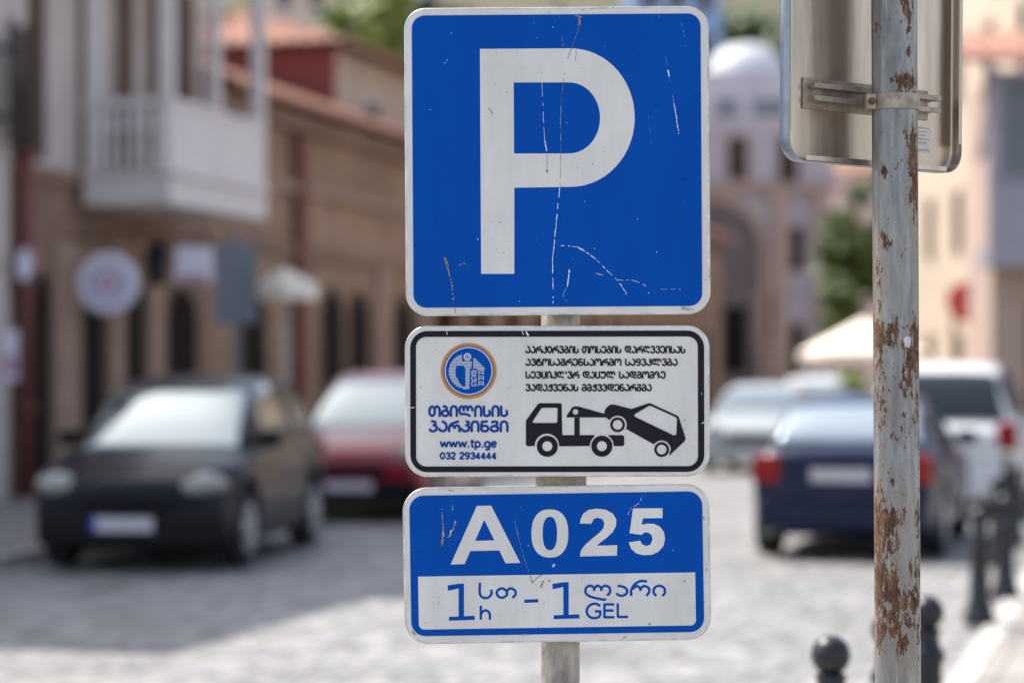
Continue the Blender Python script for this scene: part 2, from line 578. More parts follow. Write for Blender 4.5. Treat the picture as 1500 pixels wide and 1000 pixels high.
def speck(mb, plate, px, py, r, y, mi):
    c = plate.p(px, py)
    n = 6
    pts = [(c[0] + math.cos(k * 2 * math.pi / n) * r * K * random.uniform(.5, 1.2), c[1] + math.sin(k * 2 * math.pi / n) * r * K * random.uniform(.6, 1.6)) for k in range(n)]
    mb.flat([pts], y, mi)

# ---------------------------------------------------------------- the parking sign post
post = empty('sign_post', (0.0965, 4.826, 0.0))
tag(post, 'grey steel post carrying a blue P sign and two smaller parking panels', 'sign post')
mb = MB()
mb.lathe([(.0385, 0.0), (.0385, 0.5), (.0387, 1.0), (.0385, 1.6), (.0384, 2.28), (.034, 2.285)], 40)
mb.build('pole', M['post'], post)
for z in (1.75, 2.12, 1.62, 1.38, 1.27, 1.10):
    mb = MB()
    mb.box((-.05, -.0585, z), (.05, -.044, z + .025))
    mb.box((-.043, -.0439, z + .002), (.043, -.01, z + .023))
    mb.lathe([(.043, z), (.043, z + .025)], 32)
    mb.build('clamp', M['alu_rail'], post)

def place(o, plate, yface=4.74):
    o.location = ((plate.cx - 750) * K - 0.0965, yface - 4.826, EYE + (550 - plate.cy) * K)
    return o

SW = [M['scratch_white'], M['scratch_dark'], M['scratch_tan'], M['scratch_faint']]
# --- P panel
pl = Plate(816.3, 235.8, 0.36)
p1 = place(sign_panel(post, pl, 446.5, 450.5, 32, 0.024, R(-0.5), 'large square blue panel with a white letter P'), pl)
mb = MB()
mb.flat([rrect((604.4 - pl.cx) * K, -(449.3 - pl.cy) * K, (1027.3 - pl.cx) * K, -(21.5 - pl.cy) * K, 19 * K)], -0.0003)
f1 = mb.build('blue_field', M['sheet_blue'], p1)
mb = MB()
def parc(cx, cy, r, a0, a1, n=22, sq=1.0):
    return [(cx + r * math.cos(R(a0 + (a1 - a0) * k / n)) * sq, cy - r * math.sin(R(a0 + (a1 - a0) * k / n))) for k in range(n + 1)]
outer = [(703, 71.8), (838, 71.2)] + parc(836, 172.5, 101.3, 86, -90, 28, 0.925) + [(753.4, 275), (753.4, 401), (704.8, 401)]
inner = [(752.5, 121), (834, 121)] + parc(834, 173, 52, 88, -88, 22, 0.865) + [(834, 225), (753, 225)]
mb.flat([pl.pts(outer), pl.pts(inner)], -0.0006)
mb.build('letter', M['sheet_white'], p1)
mb = MB()
YS = -0.0010
for pts, wd, mi, br in (
    ([(848, 24), (849, 31), (848, 38)], 4.0, 2, 0), ([(843, 23.5), (852, 25)], 2.0, 0, .2),
    ([(849, 36), (846, 47), (840, 63), (832, 86)], 1.1, 1, 0), ([(844, 74), (843, 90)], 1.0, 1, 0),
    ([(827.5, 106), (824, 130), (821.5, 163), (822, 204), (821, 240), (820.6, 275)], 0.8, 1, .05),
    ([(819.7, 275), (815, 324), (812, 355), (809.7, 380), (810.3, 424)], 1.5, 0, .05), ([(810.3, 434), (810, 446)], 1.4, 0, .2),
    ([(822, 155), (821, 180), (821.5, 207)], 1.5, 0, .35),
    ([(794, 121), (796, 175), (798, 205)], 0.8, 0, .15), ([(798, 205), (801, 222)], 2.0, 0, 0), ([(801, 225), (802, 251)], 0.8, 1, 0),
    ([(965, 20), (970, 56), (979.5, 106)], 0.9, 0, .45), ([(978, 103), (980, 112)], 2.2, 0, 0),
    ([(980, 112), (987, 150), (991, 175)], 0.8, 0, .3), ([(987, 150), (991, 175), (994.3, 197)], 1.6, 0, .08),
    ([(998, 34), (1002, 52), (1005.6, 75)], 1.0, 0, .5), ([(780.6, 23), (787, 60)], 1.0, 0, .5),
    ([(819, 25), (822, 47), (825, 68)], 1.1, 0, .4), ([(841, 130), (841, 190)], 0.7, 0, .6),
    ([(821, 360), (835, 360.5), (846, 362)], 1.3, 0, .25), ([(846, 362), (855, 367)], 2.0, 0, 0),
    ([(855, 367), (868, 376), (879, 385)], 1.5, 0, .08), ([(879, 385), (890, 397), (904, 410), (918, 430.5)], 1.2, 0, .2),
    ([(904, 410), (928, 411), (946, 419)], 0.8, 0, .25), ([(873, 400), (884, 403.5)], 1.2, 0, .2),
    ([(968, 423.7), (1003, 423.2)], 1.3, 0, .4), ([(834, 394.5), (833, 406), (830.7, 420)], 2.2, 0, 0),
    ([(830, 421), (825, 433), (831, 441)], 1.0, 0, .3), ([(842, 376), (834, 390)], .7, 0, .5),
    ([(650.5, 377), (654, 384), (655, 390)], 4.2, 2, 0), ([(655, 388), (658, 402), (662, 418), (664.6, 443)], 2.6, 2, .06),
    ([(673, 388), (679, 386), (686, 389)], 3.0, 2, .25), ([(666, 452), (667, 459)], 1.4, 1, 0),
    ([(950, 170), (955, 220)], .6, 0, .6), ([(716, 158), (722, 167)], 1.6, 1, 0), ([(605, 60), (670, 60)], .6, 0, .6),
    ([(611, 160), (636, 161)], 1.0, 0, .6), ([(948, 162), (967, 163)], .8, 0, .6), ([(995, 450.5), (1012, 455)], 1.5, 1, .1), ([(850, 17), (862, 13), (900, 12)], .9, 1, .2),
    ([(1000, 449), (1018, 454)], 1.0, 1, .1), ([(801, 248), (802, 253)], 2.2, 1, 0)):
    scratch(mb, pl, pts, wd, YS, mi, br)
for px, py, r in ((856.7, 295), (661, 48.6), (652, 92), (655, 88), (650, 95), (640, 110), (886, 68), (936, 73), (761, 441), (914, 441), (950, 429), (1003, 296), (1006, 300), (866, 336), (934, 321), (962, 369), (871, 364), (786, 352), (700, 350), (640, 240), (810, 40), (830, 180), (1010, 140)) and [(a, b, random.uniform(.35, .85)) for a, b in ((856.7, 295), (661, 48.6), (652, 92), (655, 88), (650, 95), (640, 110), (886, 68), (936, 73), (761, 441), (914, 441), (950, 429), (1003, 296), (1006, 300), (866, 336), (934, 321), (962, 369), (871, 364), (786, 352), (700, 350), (640, 240), (810, 40), (830, 180), (1010, 140))]:
    speck(mb, pl, px, py, r, YS, 0 if r > .6 else 3)
for px, py in ((733, 325), (720, 325), (738, 370), (868, 240), (846, 245), (885, 222), (742, 135)):
    speck(mb, pl, px, py, 1.0, YS, 1)
wear(f1, mb)

# --- tow-away panel
pl = Plate(816.3, 587.3, 0.1)
p2 = place(sign_panel(post, pl, 446.5, 221, 33, 0.024, R(-0.5), 'white panel with black border, round emblem and tow truck pictogram'), pl)
mb = MB()
X = lambda px: (px - pl.cx) * K
Z = lambda py: -(py - pl.cy) * K
mb.flat([rrect(X(601), Z(691), X(1031.4), Z(484.3), 25 * K), rrect(X(609.3), Z(682.6), X(1022.3), Z(493), 15 * K)], -0.0003)
f2 = mb.build('border', M['ink_black'], p2)
mb = MB()
write(mb, pl, 'აარკ0რვბის თოსების დარღვვეისას', 770, 1003.6, 506.4, 517.3, 2.25, -0.0004)
write(mb, pl, 'ავტოსაგრენსაორმო საყვკლვბა', 770, 992.2, 525.0, 535.6, 2.25, -0.0004)
write(mb, pl, 'სევციკღ’ვრ დაცულ სადგომზე', 770, 974.6, 543.6, 554.2, 2.25, -0.0004)
write(mb, pl, 'ვადაქვენას მმქვვდენარგმა', 770, 954.2, 562.2, 572.8, 2.25, -0.0004)
mb.build('notice_text', M['ink_black'], p2)
mb = MB()
write(mb, pl, 'თბილისის', 628.2, 744, 593.6, 610.2, 3.5, -0.0004, 1)
write(mb, pl, 'პარკინგი', 628.0, 744.5, 615.8, 632.6, 3.5, -0.0004, 1)
write(mb, pl, 'www.tp.ge', 644.8, 727.5, 642.6, 655.3, 2.7, -0.0004, 1)
write(mb, pl, '032 2934444', 644.8, 727.2, 662.0, 672.4, 2.4, -0.0004, 1)
mb.build('operator_text', [M['ink_black'], M['ink_blue']], p2)
# round emblem
mb = MB()
cx, cy = 686.6, 542.9
cc = lambda r: circ(X(cx), Z(cy), r * K, 64)
mb.flat([cc(40.8), cc(36.6)], -0.0003, 0)
mb.flat([cc(36.8)], -0.0005, 1)
mb.flat([cc(35.3), cc(33.5)], -0.0008, 2)
E_ = lambda x, y: (640 + x / 11.11, 498 + y / 11.11)       # emblem design grid
def left_x(y):
    t = (y - 500) / 290.0
    return 495 - 305 * math.sqrt(max(0.0, 1 - t * t)) if abs(t) < 1 else 495
y = 228
while y < 790:
    th = 15
    spans = []
    lx = left_x(y)
    if y < 345:
        spans.append((max(lx, 330 - (y - 228) * 1.1), 408))
    elif y < 400:
        spans.append((lx, 568))
    elif y < 745:
        t = (y - 565) / 180.0
        hw = 85 * math.sqrt(max(0, 1 - t * t))
        hc = 385 + (y - 400) * 0.16
        hl, hr = max(lx + 25, hc - hw - (20 if y < 600 else 0)), min(hc + hw, 462)
        re = 560 if y < 460 else 540 - (y - 460) * 0.04
        if hl - lx > 8:
            spans.append((lx, hl))
        spans.append((hr, re))
    else:
        spans.append((lx, 528))
    if 290 < y < 450:
        spans.append((590, 625 + (y - 290) * 0.98))
    elif 450 <= y < 480:
        spans.append((650, 780))
    for a, b in spans:
        if b - a > 12:
            q = [E_(a, y + th), E_(b, y + th), E_(b - 2, y), E_(a + 3, y)]
            mb.flat([pl.pts(q)], -0.0008, 2)
    y += 24
q = E_(497, 270)
mb.flat([circ(X(q[0]), Z(q[1]), 5.6 * K, 24), circ(X(q[0]), Z(q[1]), 3.5 * K, 24)], -0.0008, 2)
mb.flat([circ(X(q[0]), Z(q[1]), 2.5 * K, 16), circ(X(q[0]), Z(q[1]), 1.4 * K, 16)], -0.0008, 2)
GL = {'E': ['.95,1 .05,1', '.05,1.0 .05,0', '.05,.05 .95,.05', '.05,.52 .95,.52', '.9,.5 .9,1'], 'G': ['.95,1 .05,1', '.05,1 .05,0', '.05,.05 .95,.05', '.92,0 .92,.5', '.95,.48 .5,.48'], 'A': ['.05,0 .05,1', '.0,1 .95,1', '.95,1 .95,0', '.05,.45 .95,.45']}
j = 0
for row, (c1, c2) in enumerate(('EA', 'GA', 'GA')):
    for k, c in enumerate((c1, c2)):
        bx, by = 565 + k * 112, 565 + row * 90
        for s_ in GL[c]:
            pts = [E_(bx + float(v.split(',')[0]) * 82, by - float(v.split(',')[1]) * 68) for v in s_.split()]
            mb.ribbon(pl.pts(pts), 1.15 * K, -0.0009 - 0.00003 * (j % 5), 2)
            j += 1
mb.build('emblem', [M['ink_orange'], M['sheet_blue'], M['ink_white']], p2)
# tow truck pictogram
T = lambda l: pl.pts([(755 + a / 4.545, 490 + b / 4.545) for a, b in l])
Cc = lambda x, y, r, n=32: circ(X(755 + x / 4.545), Z(490 + y / 4.545), r / 4.545 * K, n)
def cut_arc(cx, cy, r, a0, a1, n=14):
    return [(cx + r * math.cos(R(a0 + (a1 - a0) * k / n)), cy - r * math.sin(R(a0 + (a1 - a0) * k / n))) for k in range(n + 1)]
mb = MB()
a1 = math.degrees(math.acos(min(1, 82 / 84)))
cab = [(70, 575), (75, 565), (150, 462), (162, 456), (298, 456), (308, 462), (312, 668), (393, 668), (393, 552), (428, 552), (428, 668)] \
    + [(528, 668)] + [(x, y) for x, y in cut_arc(575, 740, 80, 118, 180, 6)][1:] + [(292, 742)] + cut_arc(210, 740, 82, 0, 180, 18) + [(80, 742), (70, 730)]
win = [(114, 582), (118, 572), (172, 490), (182, 486), (274, 486), (281, 493), (279, 578), (272, 587), (120, 587)]
mb.flat([T(cab), T(win)], -0.0004)
mb.flat([T([(618, 668), (714, 668), (724, 678), (724, 732), (716, 741), (657, 741)] + cut_arc(575, 740, 80, 4, 56, 6))], -0.0004)
mb.flat([T([(342, 550), (342, 538), (380, 482), (396, 476), (420, 478), (600, 528), (600, 550)]), Cc(400, 514, 19, 20)], -0.0005)
for x in (212, 575):
    mb.flat([Cc(x, 742, 70), Cc(x, 742, 34, 24)], -0.0004)
car_ = [(592, 520), (598, 498), (618, 474), (640, 464), (662, 466), (772, 494), (886, 456), (900, 457), (1080, 540), (1088, 552), (1133, 692), (1122, 712), (1024, 804), (1027, 775)] \
    + cut_arc(973, 765, 62, -10, 145, 14) + [(740, 628)] + cut_arc(680, 600, 62, -28, 150, 14) + [(600, 548)]
cw = [(790, 538), (796, 528), (888, 474), (900, 473), (1066, 548), (1076, 558), (1072, 660), (1062, 670), (1050, 668), (800, 548)]
mb.flat([T(car_), T(cw)], -0.0006)
for x, y in ((680, 600), (973, 765)):
    mb.flat([Cc(x, y, 49), Cc(x, y, 33, 24)], -0.0004)
mb.build('pictogram', M['ink_black'], p2)
mb = MB()
for pts, wd, mi, br in (([(764, 484.5), (767, 490)], 1.4, 0, 0), ([(770.5, 485), (774, 492)], 3.0, 0, 0), ([(654, 484), (655, 490)], .9, 0, 0), ([(601, 597), (608, 596.5)], 1.2, 0, 0),
    ([(624, 523), (625, 530)], .8, 1, .3), ([(744, 566), (746, 570)], 1.2, 1, .3), ([(1026, 570), (1030, 585)], .8, 0, .4), ([(1028, 620), (1031, 618)], 1.5, 0, 0)):
    scratch(mb, pl, pts, wd, YS, mi, br)
wear(f2, mb)

# --- tariff panel
pl = Plate(815.8, 825.6, 0.92)
p3 = place(sign_panel(post, pl, 449.5, 228.5, 35, 0.024, R(-0.5), 'blue and white tariff panel reading A025 with the hourly price'), pl)
mb = MB()
x0, z0 = pl.p(603, 931.5)
x1, z1 = pl.p(1027.8, 719)
mb.flat([rrect(x0 - .0004, z0, x1 + .0006, z1, 21 * K)], -0.0003)
f3 = mb.build('blue_field', M['sheet_blue'], p3)
mb = MB()
x0, z0 = pl.p(613.6, 921.6)
x1, z1 = pl.p(1018.2, 837.6)
ol = rrect(x0, z0, x1, z1, 8 * K)
ol[0:9] = [(x1, z1)] ; 
ol = [q for q in ol]
ol[1:10] = [(x0, z1)]
mb.flat([ol], -0.0006)
mb.build('price_field', M['sheet_white'], p3)
mb = MB()
q5 = lambda l: pl.pts([(580 + a / 3.333, 700 + b / 3.333) for a, b in l])
q6 = lambda l: pl.pts([(800 + a / 3.332, 700 + b / 3.332) for a, b in l])
mb.flat([q5([(267, 421), (395, 135), (465, 134), (607, 413), (535, 415), (505, 352), (363, 355), (335, 419)]), q5([(431, 203), (386, 306), (481, 303)])], -0.0006)
def oval(cx, cy, a, b, n=40, e=0.85):
    o_ = []
    for k in range(n):
        t = 2 * math.pi * k / n
        c, s_ = math.cos(t), math.sin(t)
        o_.append((cx + a * math.copysign(abs(c) ** e, c), cy - b * math.copysign(abs(s_) ** e, s_)))
    return o_
mb.flat([pl.pts(oval(805.5, 780.8, 27, 35.3)), pl.pts(oval(805.5, 780.8, 10.6, 24.5))], -0.0006)
mb.flat([q6([(165, 221)] + [(168, 200), (182, 172), (208, 154), (245, 148), (290, 153), (325, 172), (342, 200), (341, 232), (325, 262), (295, 290), (262, 315), (248, 329), (347, 326), (345, 377), (165, 381), (170, 352), (190, 325), (225, 294), (262, 264), (280, 242), (284, 218), (275, 200), (252, 192), (232, 198), (221, 222)])], -0.0006)
mb.flat([q6([(424, 147), (568, 146), (568, 194), (472, 195), (466, 227), (492, 221), (525, 222), (556, 236), (575, 262), (580, 296), (572, 330), (548, 358), (515, 373), (475, 375), (440, 366), (415, 344), (403, 312), (459, 304), (468, 322), (488, 330), (508, 324), (519, 300), (515, 277), (498, 264), (480, 264), (464, 276), (407, 268)])], -0.0006)
mb.build('zone_code', M['sheet_white'], p3)
mb = MB()
for q, a, b in ((q5, 252, 513), (q6, 30, 505)):
    dx, dy = a, b
    mb.flat([q([(dx, dy + 10), (dx + 52, dy + 2), (dx + 80, dy + 1), (dx + 80, dy + 160), (dx + 132, dy + 158), (dx + 133, dy + 178), (dx + 7, dy + 182), (dx + 7, dy + 163), (dx + 54, dy + 161), (dx + 54, dy + 25), (dx + 2, dy + 36)])], -0.0009, 1)
mb.flat([q5([(627, 592), (695, 589), (695, 605), (627, 608)])], -0.0009, 1)
write(mb, pl, 'სთ', 702.0, 757.0, 852.8, 875.9, 3.7, -0.0009, 1, G2)
write(mb, pl, 'ლარი', 856.5, 976.5, 848.5, 872.6, 3.7, -0.0009, 1, G2)
G3 = {'h': (1, ['.08,1 .08,0', '~.08,.40 .36,.64 .66,.62 .84,.42 .86,0']), 'G': (1, ['~.92,.82 .62,.97 .28,.88 .08,.60 .10,.30 .34,.06 .66,.04 .92,.16', '.92,.16 .92,.50', '.98,.47 .58,.47']), 'E': (1, ['.08,0 .08,1', '.08,.94 .92,.94', '.08,.52 .86,.52', '.08,.06 .94,.06']), 'L': (1, ['.08,0 .08,1', '.08,.06 .94,.06'])}
def letter3(c, x0, x1, yt, yb, wd):
    for j, st in enumerate(strokes(G3[c][1])):
        mb.ribbon([pl.p(x0 + a * (x1 - x0), yb - b * (yb - yt)) for a, b in st], wd * K, -0.0009 - .00003 * j, 1)
letter3('h', 703, 720, 886.5, 907, 3.7)
letter3('G', 858, 881, 882.8, 905.2, 3.7)
letter3('E', 884, 901, 883.2, 904.6, 3.7)
letter3('L', 903.5, 921, 882.8, 904, 3.7)
mb.build('price_text', [M['sheet_white'], M['sheet_blue']], p3)
mb = MB()
YS = -0.0013
for pts, wd, mi, br in (
    ([(646.6, 741), (648, 758), (649.5, 775)], 2.0, 2, .1), ([(649.5, 775), (649, 786), (647, 797)], 4.6, 2, 0), ([(648, 778), (648.5, 792)], 2.0, 0, .1), ([(645, 795), (648, 799)], 3.0, 1, 0),
    ([(663, 738), (663, 760)], 2.0, 2, .35), ([(668, 762), (662, 778), (656, 787)], 2.8, 2, .1), ([(661, 776), (659, 785)], 2.2, 0, 0), ([(671, 737), (670, 757)], 1.1, 0, .6),
    ([(753.4, 757), (757, 777), (763, 799), (771, 826), (779.5, 853)], 1.2, 1, .08), ([(754, 757), (760, 788), (766, 810)], .8, 0, .45), ([(766, 812), (776, 842)], .8, 0, .5),
    ([(779.5, 853.6), (787, 846), (795.4, 840.4)], 1.4, 1, 0), ([(796, 850), (791, 862)], 2.6, 2, .25), ([(806, 848), (803, 852)], 1.4, 1, .2),
    ([(809, 829), (812.5, 826.5)], 3.0, 0, 0), ([(920, 753), (925, 744), (936, 736), (941, 725)], 1.0, 0, .25), ([(642, 870), (642, 902)], 1.0, 1, .5), ([(634, 882), (641, 901)], 1.2, 1, .6),
    ([(764, 929), (771, 928)], 2.6, 2, 0), ([(950, 913.5), (954, 912.5)], 1.4, 1, 0), ([(604, 924), (608, 929)], 3.0, 2, 0), ([(1035, 826), (1034.5, 836)], 1.6, 1, .2), ([(1030, 754), (1032, 762)], 1.4, 1, .1),
    ([(912, 934), (918, 931.5)], 1.2, 1, 0), ([(657, 718), (664, 718.5)], 1.4, 1, 0), ([(762, 745), (768, 722)], .7, 0, .6)):
    scratch(mb, pl, pts, wd, YS, mi, br)
for _ in range(16):
    speck(mb, pl, random.uniform(610, 1020), random.uniform(728, 925), random.uniform(.4, .9), YS, random.choice((0, 1)))
wear(f3, mb)

# ---------------------------------------------------------------- the rusty post with the back of a sign
def rusty():
    m, n, l, p = new_mat('galvanised_and_rust')
    tc = n.new('ShaderNodeTexCoord')
    at_ = n.new('ShaderNodeAttribute'); at_.attribute_name = 'rust'
    aw = n.new('ShaderNodeAttribute'); aw.attribute_name = 'chip'
    def nz(scale, detail=6, rough=.65, stretch=(1, 1, 1)):
        mp = n.new('ShaderNodeMapping'); mp.inputs['Scale'].default_value = stretch
        l.new(tc.outputs['Object'], mp.inputs[0])
        q = n.new('ShaderNodeTexNoise')
        q.inputs['Scale'].default_value = scale; q.inputs['Detail'].default_value = detail; q.inputs['Roughness'].default_value = rough
        l.new(mp.outputs[0], q.inputs['Vector'])
        return q.outputs[0]
    def mth(op, a, b):
        q = n.new('ShaderNodeMath'); q.operation = op
        for i, v in enumerate((a, b)):
            if isinstance(v, (int, float)): q.inputs[i].default_value = v
            else: l.new(v, q.inputs[i])
        return q.outputs[0]
    def ramp(src, *els):
        q = n.new('ShaderNodeValToRGB')
        r = q.color_ramp
        while len(r.elements) < len(els): r.elements.new(0.5)
        for e, (ps, c) in zip(r.elements, els):
            e.position = ps; e.color = (*c, 1)
        l.new(src, q.inputs[0])
        return q.outputs[0]
    def mix(f, a, b):
        q = n.new('ShaderNodeMix'); q.data_type = 'RGBA'
        l.new(f, q.inputs['Factor']); l.new(a, q.inputs['A']) 
        if isinstance(b, tuple): q.inputs['B'].default_value = (*b, 1)
        else: l.new(b, q.inputs['B'])
        return q.outputs['Result']
    specks = n.new('ShaderNodeMapRange')
    specks.inputs['From Min'].default_value = .70; specks.inputs['From Max'].default_value = .74
    l.new(nz(70, 3, .6, (1, 1, .6)), specks.inputs[0])
    zinc = mix(mth('MULTIPLY', ramp(nz(9, 6, .6, (1, 1, .5)), (.40, (0, 0, 0)), (.66, (1, 1, 1))), .8), ramp(nz(34, 8, .68, (1, 1, .16)), (.30, (.10, .105, .115)), (.5, (.225, .24, .255)), (.70, (.36, .38, .385))), (.24, .205, .165))
    scuff = nz(48, 9, .78, (1, 1, .09))
    zinc = mix(mth('MULTIPLY', ramp(scuff, (.54, (0, 0, 0)), (.66, (1, 1, 1))), .55), zinc, (.46, .48, .49))
    zinc = mix(specks.outputs[0], zinc, (.07, .04, .028))
    flakes = nz(120, 8, .72, (1, 1, .38))
    msk = mth('ADD', mth('MULTIPLY', at_.outputs['Fac'], 0.52), mth('MULTIPLY', mth('SUBTRACT', flakes, 0.5), 2.3))
    sharp = n.new('ShaderNodeMapRange')
    sharp.inputs['From Min'].default_value = 0.30; sharp.inputs['From Max'].default_value = 0.36
    l.new(msk, sharp.inputs[0])
    halo = n.new('ShaderNodeMapRange')
    halo.inputs['From Min'].default_value = 0.02; halo.inputs['From Max'].default_value = 0.55
    halo.inputs['To Max'].default_value = 0.75
    l.new(msk, halo.inputs[0])
    rust = ramp(nz(80, 9, .78, (1, 1, .42)), (.30, (.022, .010, .008)), (.45, (.07, .031, .018)), (.56, (.155, .075, .036)), (.70, (.34, .20, .10)))
    c = mix(halo.outputs[0], zinc, (.34, .27, .19))
    c = mix(sharp.outputs[0], c, rust)
    cs = n.new('ShaderNodeMapRange')
    cs.inputs['From Min'].default_value = 0.40; cs.inputs['From Max'].default_value = 0.44
    l.new(mth('ADD', mth('MULTIPLY', aw.outputs['Fac'], .8), mth('SUBTRACT', nz(60, 4), .5)), cs.inputs[0])
    c = mix(cs.outputs[0], c, (.52, .54, .58))
    l.new(c, p.inputs['Base Color'])
    met = mth('MULTIPLY', mth('SUBTRACT', 1.0, sharp.outputs[0]), 0.5)
    l.new(met, p.inputs['Metallic'])
    rg = n.new('ShaderNodeMapRange'); rg.inputs['To Min'].default_value = .36; rg.inputs['To Max'].default_value = .92
    l.new(sharp.outputs[0], rg.inputs[0]); l.new(rg.outputs[0], p.inputs['Roughness'])
    bp = n.new('ShaderNodeBump'); bp.inputs['Strength'].default_value = .55; bp.inputs['Distance'].default_value = .0025
    l.new(mth('ADD', mth('MULTIPLY', sharp.outputs[0], mth('ADD', flakes, .3)), mth('MULTIPLY', flakes, .25)), bp.inputs['Height'])
    l.new(bp.outputs[0], p.inputs['Normal'])
    return m
M['rusty'] = rusty()
RUST = [(1330, 15, 8, 22, 1), (1324, 5, 10, 8, .7), (1331, 55, 5, 35, .6), (1288, 45, 5, 6, .8), (1329, 121, 15, 13, 1.15), (1309, 120, 6, 4, .9), (1332, 205, 8, 18, .8), (1338, 225, 8, 32, 1.15), (1340, 268, 7, 40, 1.25), (1296, 252, 6, 7, 1.05), (1322, 235, 4, 5, .7),
        (1297, 353, 7, 12, .95), (1323, 360, 6, 12, .75), (1320, 382, 4, 4, .7), (1287, 420, 4, 60, .55), (1287, 492, 9, 28, 1.15), (1303, 490, 11, 18, 1.0), (1340, 492, 8, 26, 1.1), (1318, 505, 8, 10, .9), (1334, 525, 12, 34, 1.1), (1328, 555, 12, 20, 1.0), (1286, 540, 6, 40, .6),
        (1288, 590, 7, 30, .8), (1298, 572, 6, 5, .7), (1336, 615, 5, 12, .8), (1343, 590, 4, 30, .7), (1321, 628, 10, 6, .65), (1305, 705, 3, 4, 1.0), (1286, 770, 7, 45, 1.2), (1299, 765, 11, 22, 1.15), (1304, 795, 7, 14, .95), (1322, 745, 3, 30, .6), (1343, 755, 5, 16, 1.0),
        (1287, 850, 8, 50, 1.25), (1302, 860, 12, 26, 1.25), (1316, 875, 16, 18, 1.0), (1335, 835, 7, 24, .85), (1345, 820, 4, 60, .8), (1300, 895, 14, 18, 1.0), (1335, 880, 9, 26, .95), (1288, 920, 6, 28, 1.0), (1306, 920, 10, 14, .95), (1318, 938, 8, 14, 1.0), (1310, 955, 4, 8, .6), (1312, 640, 20, 5, .45),
        (1300, 690, 3, 3, .7), (1346, 660, 3, 60, .55), (1344, 930, 4, 30, .7), (1325, 910, 10, 10, .8), (1310, 885, 14, 12, 1.0)]
rpost = empty('rusty_post', (0.7556, 4.755, 0.0))
tag(rpost, 'weathered grey post with brown rust patches holding a sign seen from behind', 'sign post')
rp_r = 0.0447
mb = MB()
NS, z = 72, 0.0
rings = []
lay_r = mb.bm.verts.layers.float.new('rust')
lay_c = mb.bm.verts.layers.float.new('chip')
zs = [0.0, 0.3, 0.6, 0.8] + [0.9 + i * 0.008 for i in range(190)] + [2.6, 3.0]
for z in zs:
    ring = []
    lean = (1.6 - z) * 0.0055
    for k in range(NS):
        t = 2 * math.pi * k / NS
        v = mb.bm.verts.new((lean + rp_r * math.cos(t), rp_r * math.sin(t), z))
        py = 550 - (z - EYE) / K
        ppx = 1315.5 + rp_r * math.cos(t) / K
        a = 0.0
        for bx, by, rx, ry, s_ in RUST:
            d2 = ((ppx - bx - 0.0) / rx) ** 2 * 0.6 + ((py - by) / ry) ** 2 * 0.6
            a = max(a, s_ * math.exp(-d2))
        front = math.sin(t) < 0.1
        v[lay_r] = a if front else 0.6 * noise.noise(Vector((t * 2, z * 6, 3))) + 0.3
        v[lay_c] = math.exp(-(((ppx - 1327) / 7) ** 2 + ((py - 500) / 11) ** 2)) if front else 0
        ring.append(v)
    rings.append(ring)
for a, b in zip(rings, rings[1:]):
    for k in range(NS):
        f = mb.bm.faces.new((a[k], a[(k + 1) % NS], b[(k + 1) % NS], b[k]))
        f.smooth = True
mb.bm.faces.new(rings[-1])
mb.build('pole', M['rusty'], rpost)
# sign seen from behind: local x along its width (to the right and away), local -y towards us
YAW = R(37)
SWD = 0.486
zb = EYE + (550 - 246) * 4.84 / FPX
sg = None
def lipped(wd, z0, z1, r, lip, sheet=0.002):
    mb = MB()
    def loop(ins, y):
        return [mb.bm.verts.new((x, y, z)) for x, z in rrect(-wd / 2 + ins, z0 + ins, wd / 2 - ins, z1 - ins, max(.004, r - ins), 10)]
    # front skin, outer wall, lip edge, inner wall, inner floor
    L = [loop(0.004, 0.0), loop(0.0006, -0.001), loop(0.0, -0.004), loop(0.0, -lip + .001), loop(0.001, -lip), loop(0.0022, -lip + .001), loop(0.0024, -0.010), loop(0.005, -0.0045), loop(0.009, -0.003)]
    n = len(L[0])
    for j, (a, b) in enumerate(zip(L, L[1:])):
        for k in range(n):
            f = mb.bm.faces.new((a[k], a[(k + 1) % n], b[(k + 1) % n], b[k]))
            f.smooth = True
            f.material_index = 1 if j < 5 else 0
    mb.bm.faces.new(L[-1])
    mb.bm.faces.new(L[0][::-1])
    return mb
mb = lipped(SWD, 0.0, 0.70, 0.045, 0.030)
sg = mb.build('sign_panel', [M['alu_back'], M['alu_lip']], rpost)
pxl = at(1277, 246, 4.825)
sg.location = (pxl.x - 0.7556 - .006, 4.842 - 4.755, zb)
sg.rotation_euler = (R(0.2), R(0.35), YAW)
sg['label'] = 'bare aluminium back of a sign panel with a folded rim'
# inward flange strips along the straight edges
mb = MB()
mb.box((-SWD / 2 + .045, -.0302, .0022), (SWD / 2 - .045, -.0288, .0125))
mb.box((SWD / 2 - .0105, -.0302, .06), (SWD / 2 - .0022, -.0288, .66))
mb.box((-SWD / 2 + .0022, -.0302, .06), (-SWD / 2 + .006, -.0288, .66))
mb.build('flange', M['alu_back'], sg, bevel=.0006)
mb = MB()
z0 = 0.136
mb.box((-.185, -.0075, z0 - .030), (.165, -.0031, z0 + .030))
for dz in (-.0125, .0095):
    mb.box((-.172, -.022, z0 + dz), (.185, -.0077, z0 + dz + .0075))
    mb.box((-.172, -.026, z0 + dz - (.003 if dz < 0 else 0)), (.185, -.0222, z0 + dz + (.0075 if dz < 0 else .0105)))
mb.build('rail', M['alu_rail'], sg, bevel=.0008)
mb = MB()
mb.box((.138, -.0034, .040), (.178, -.0031, .096))
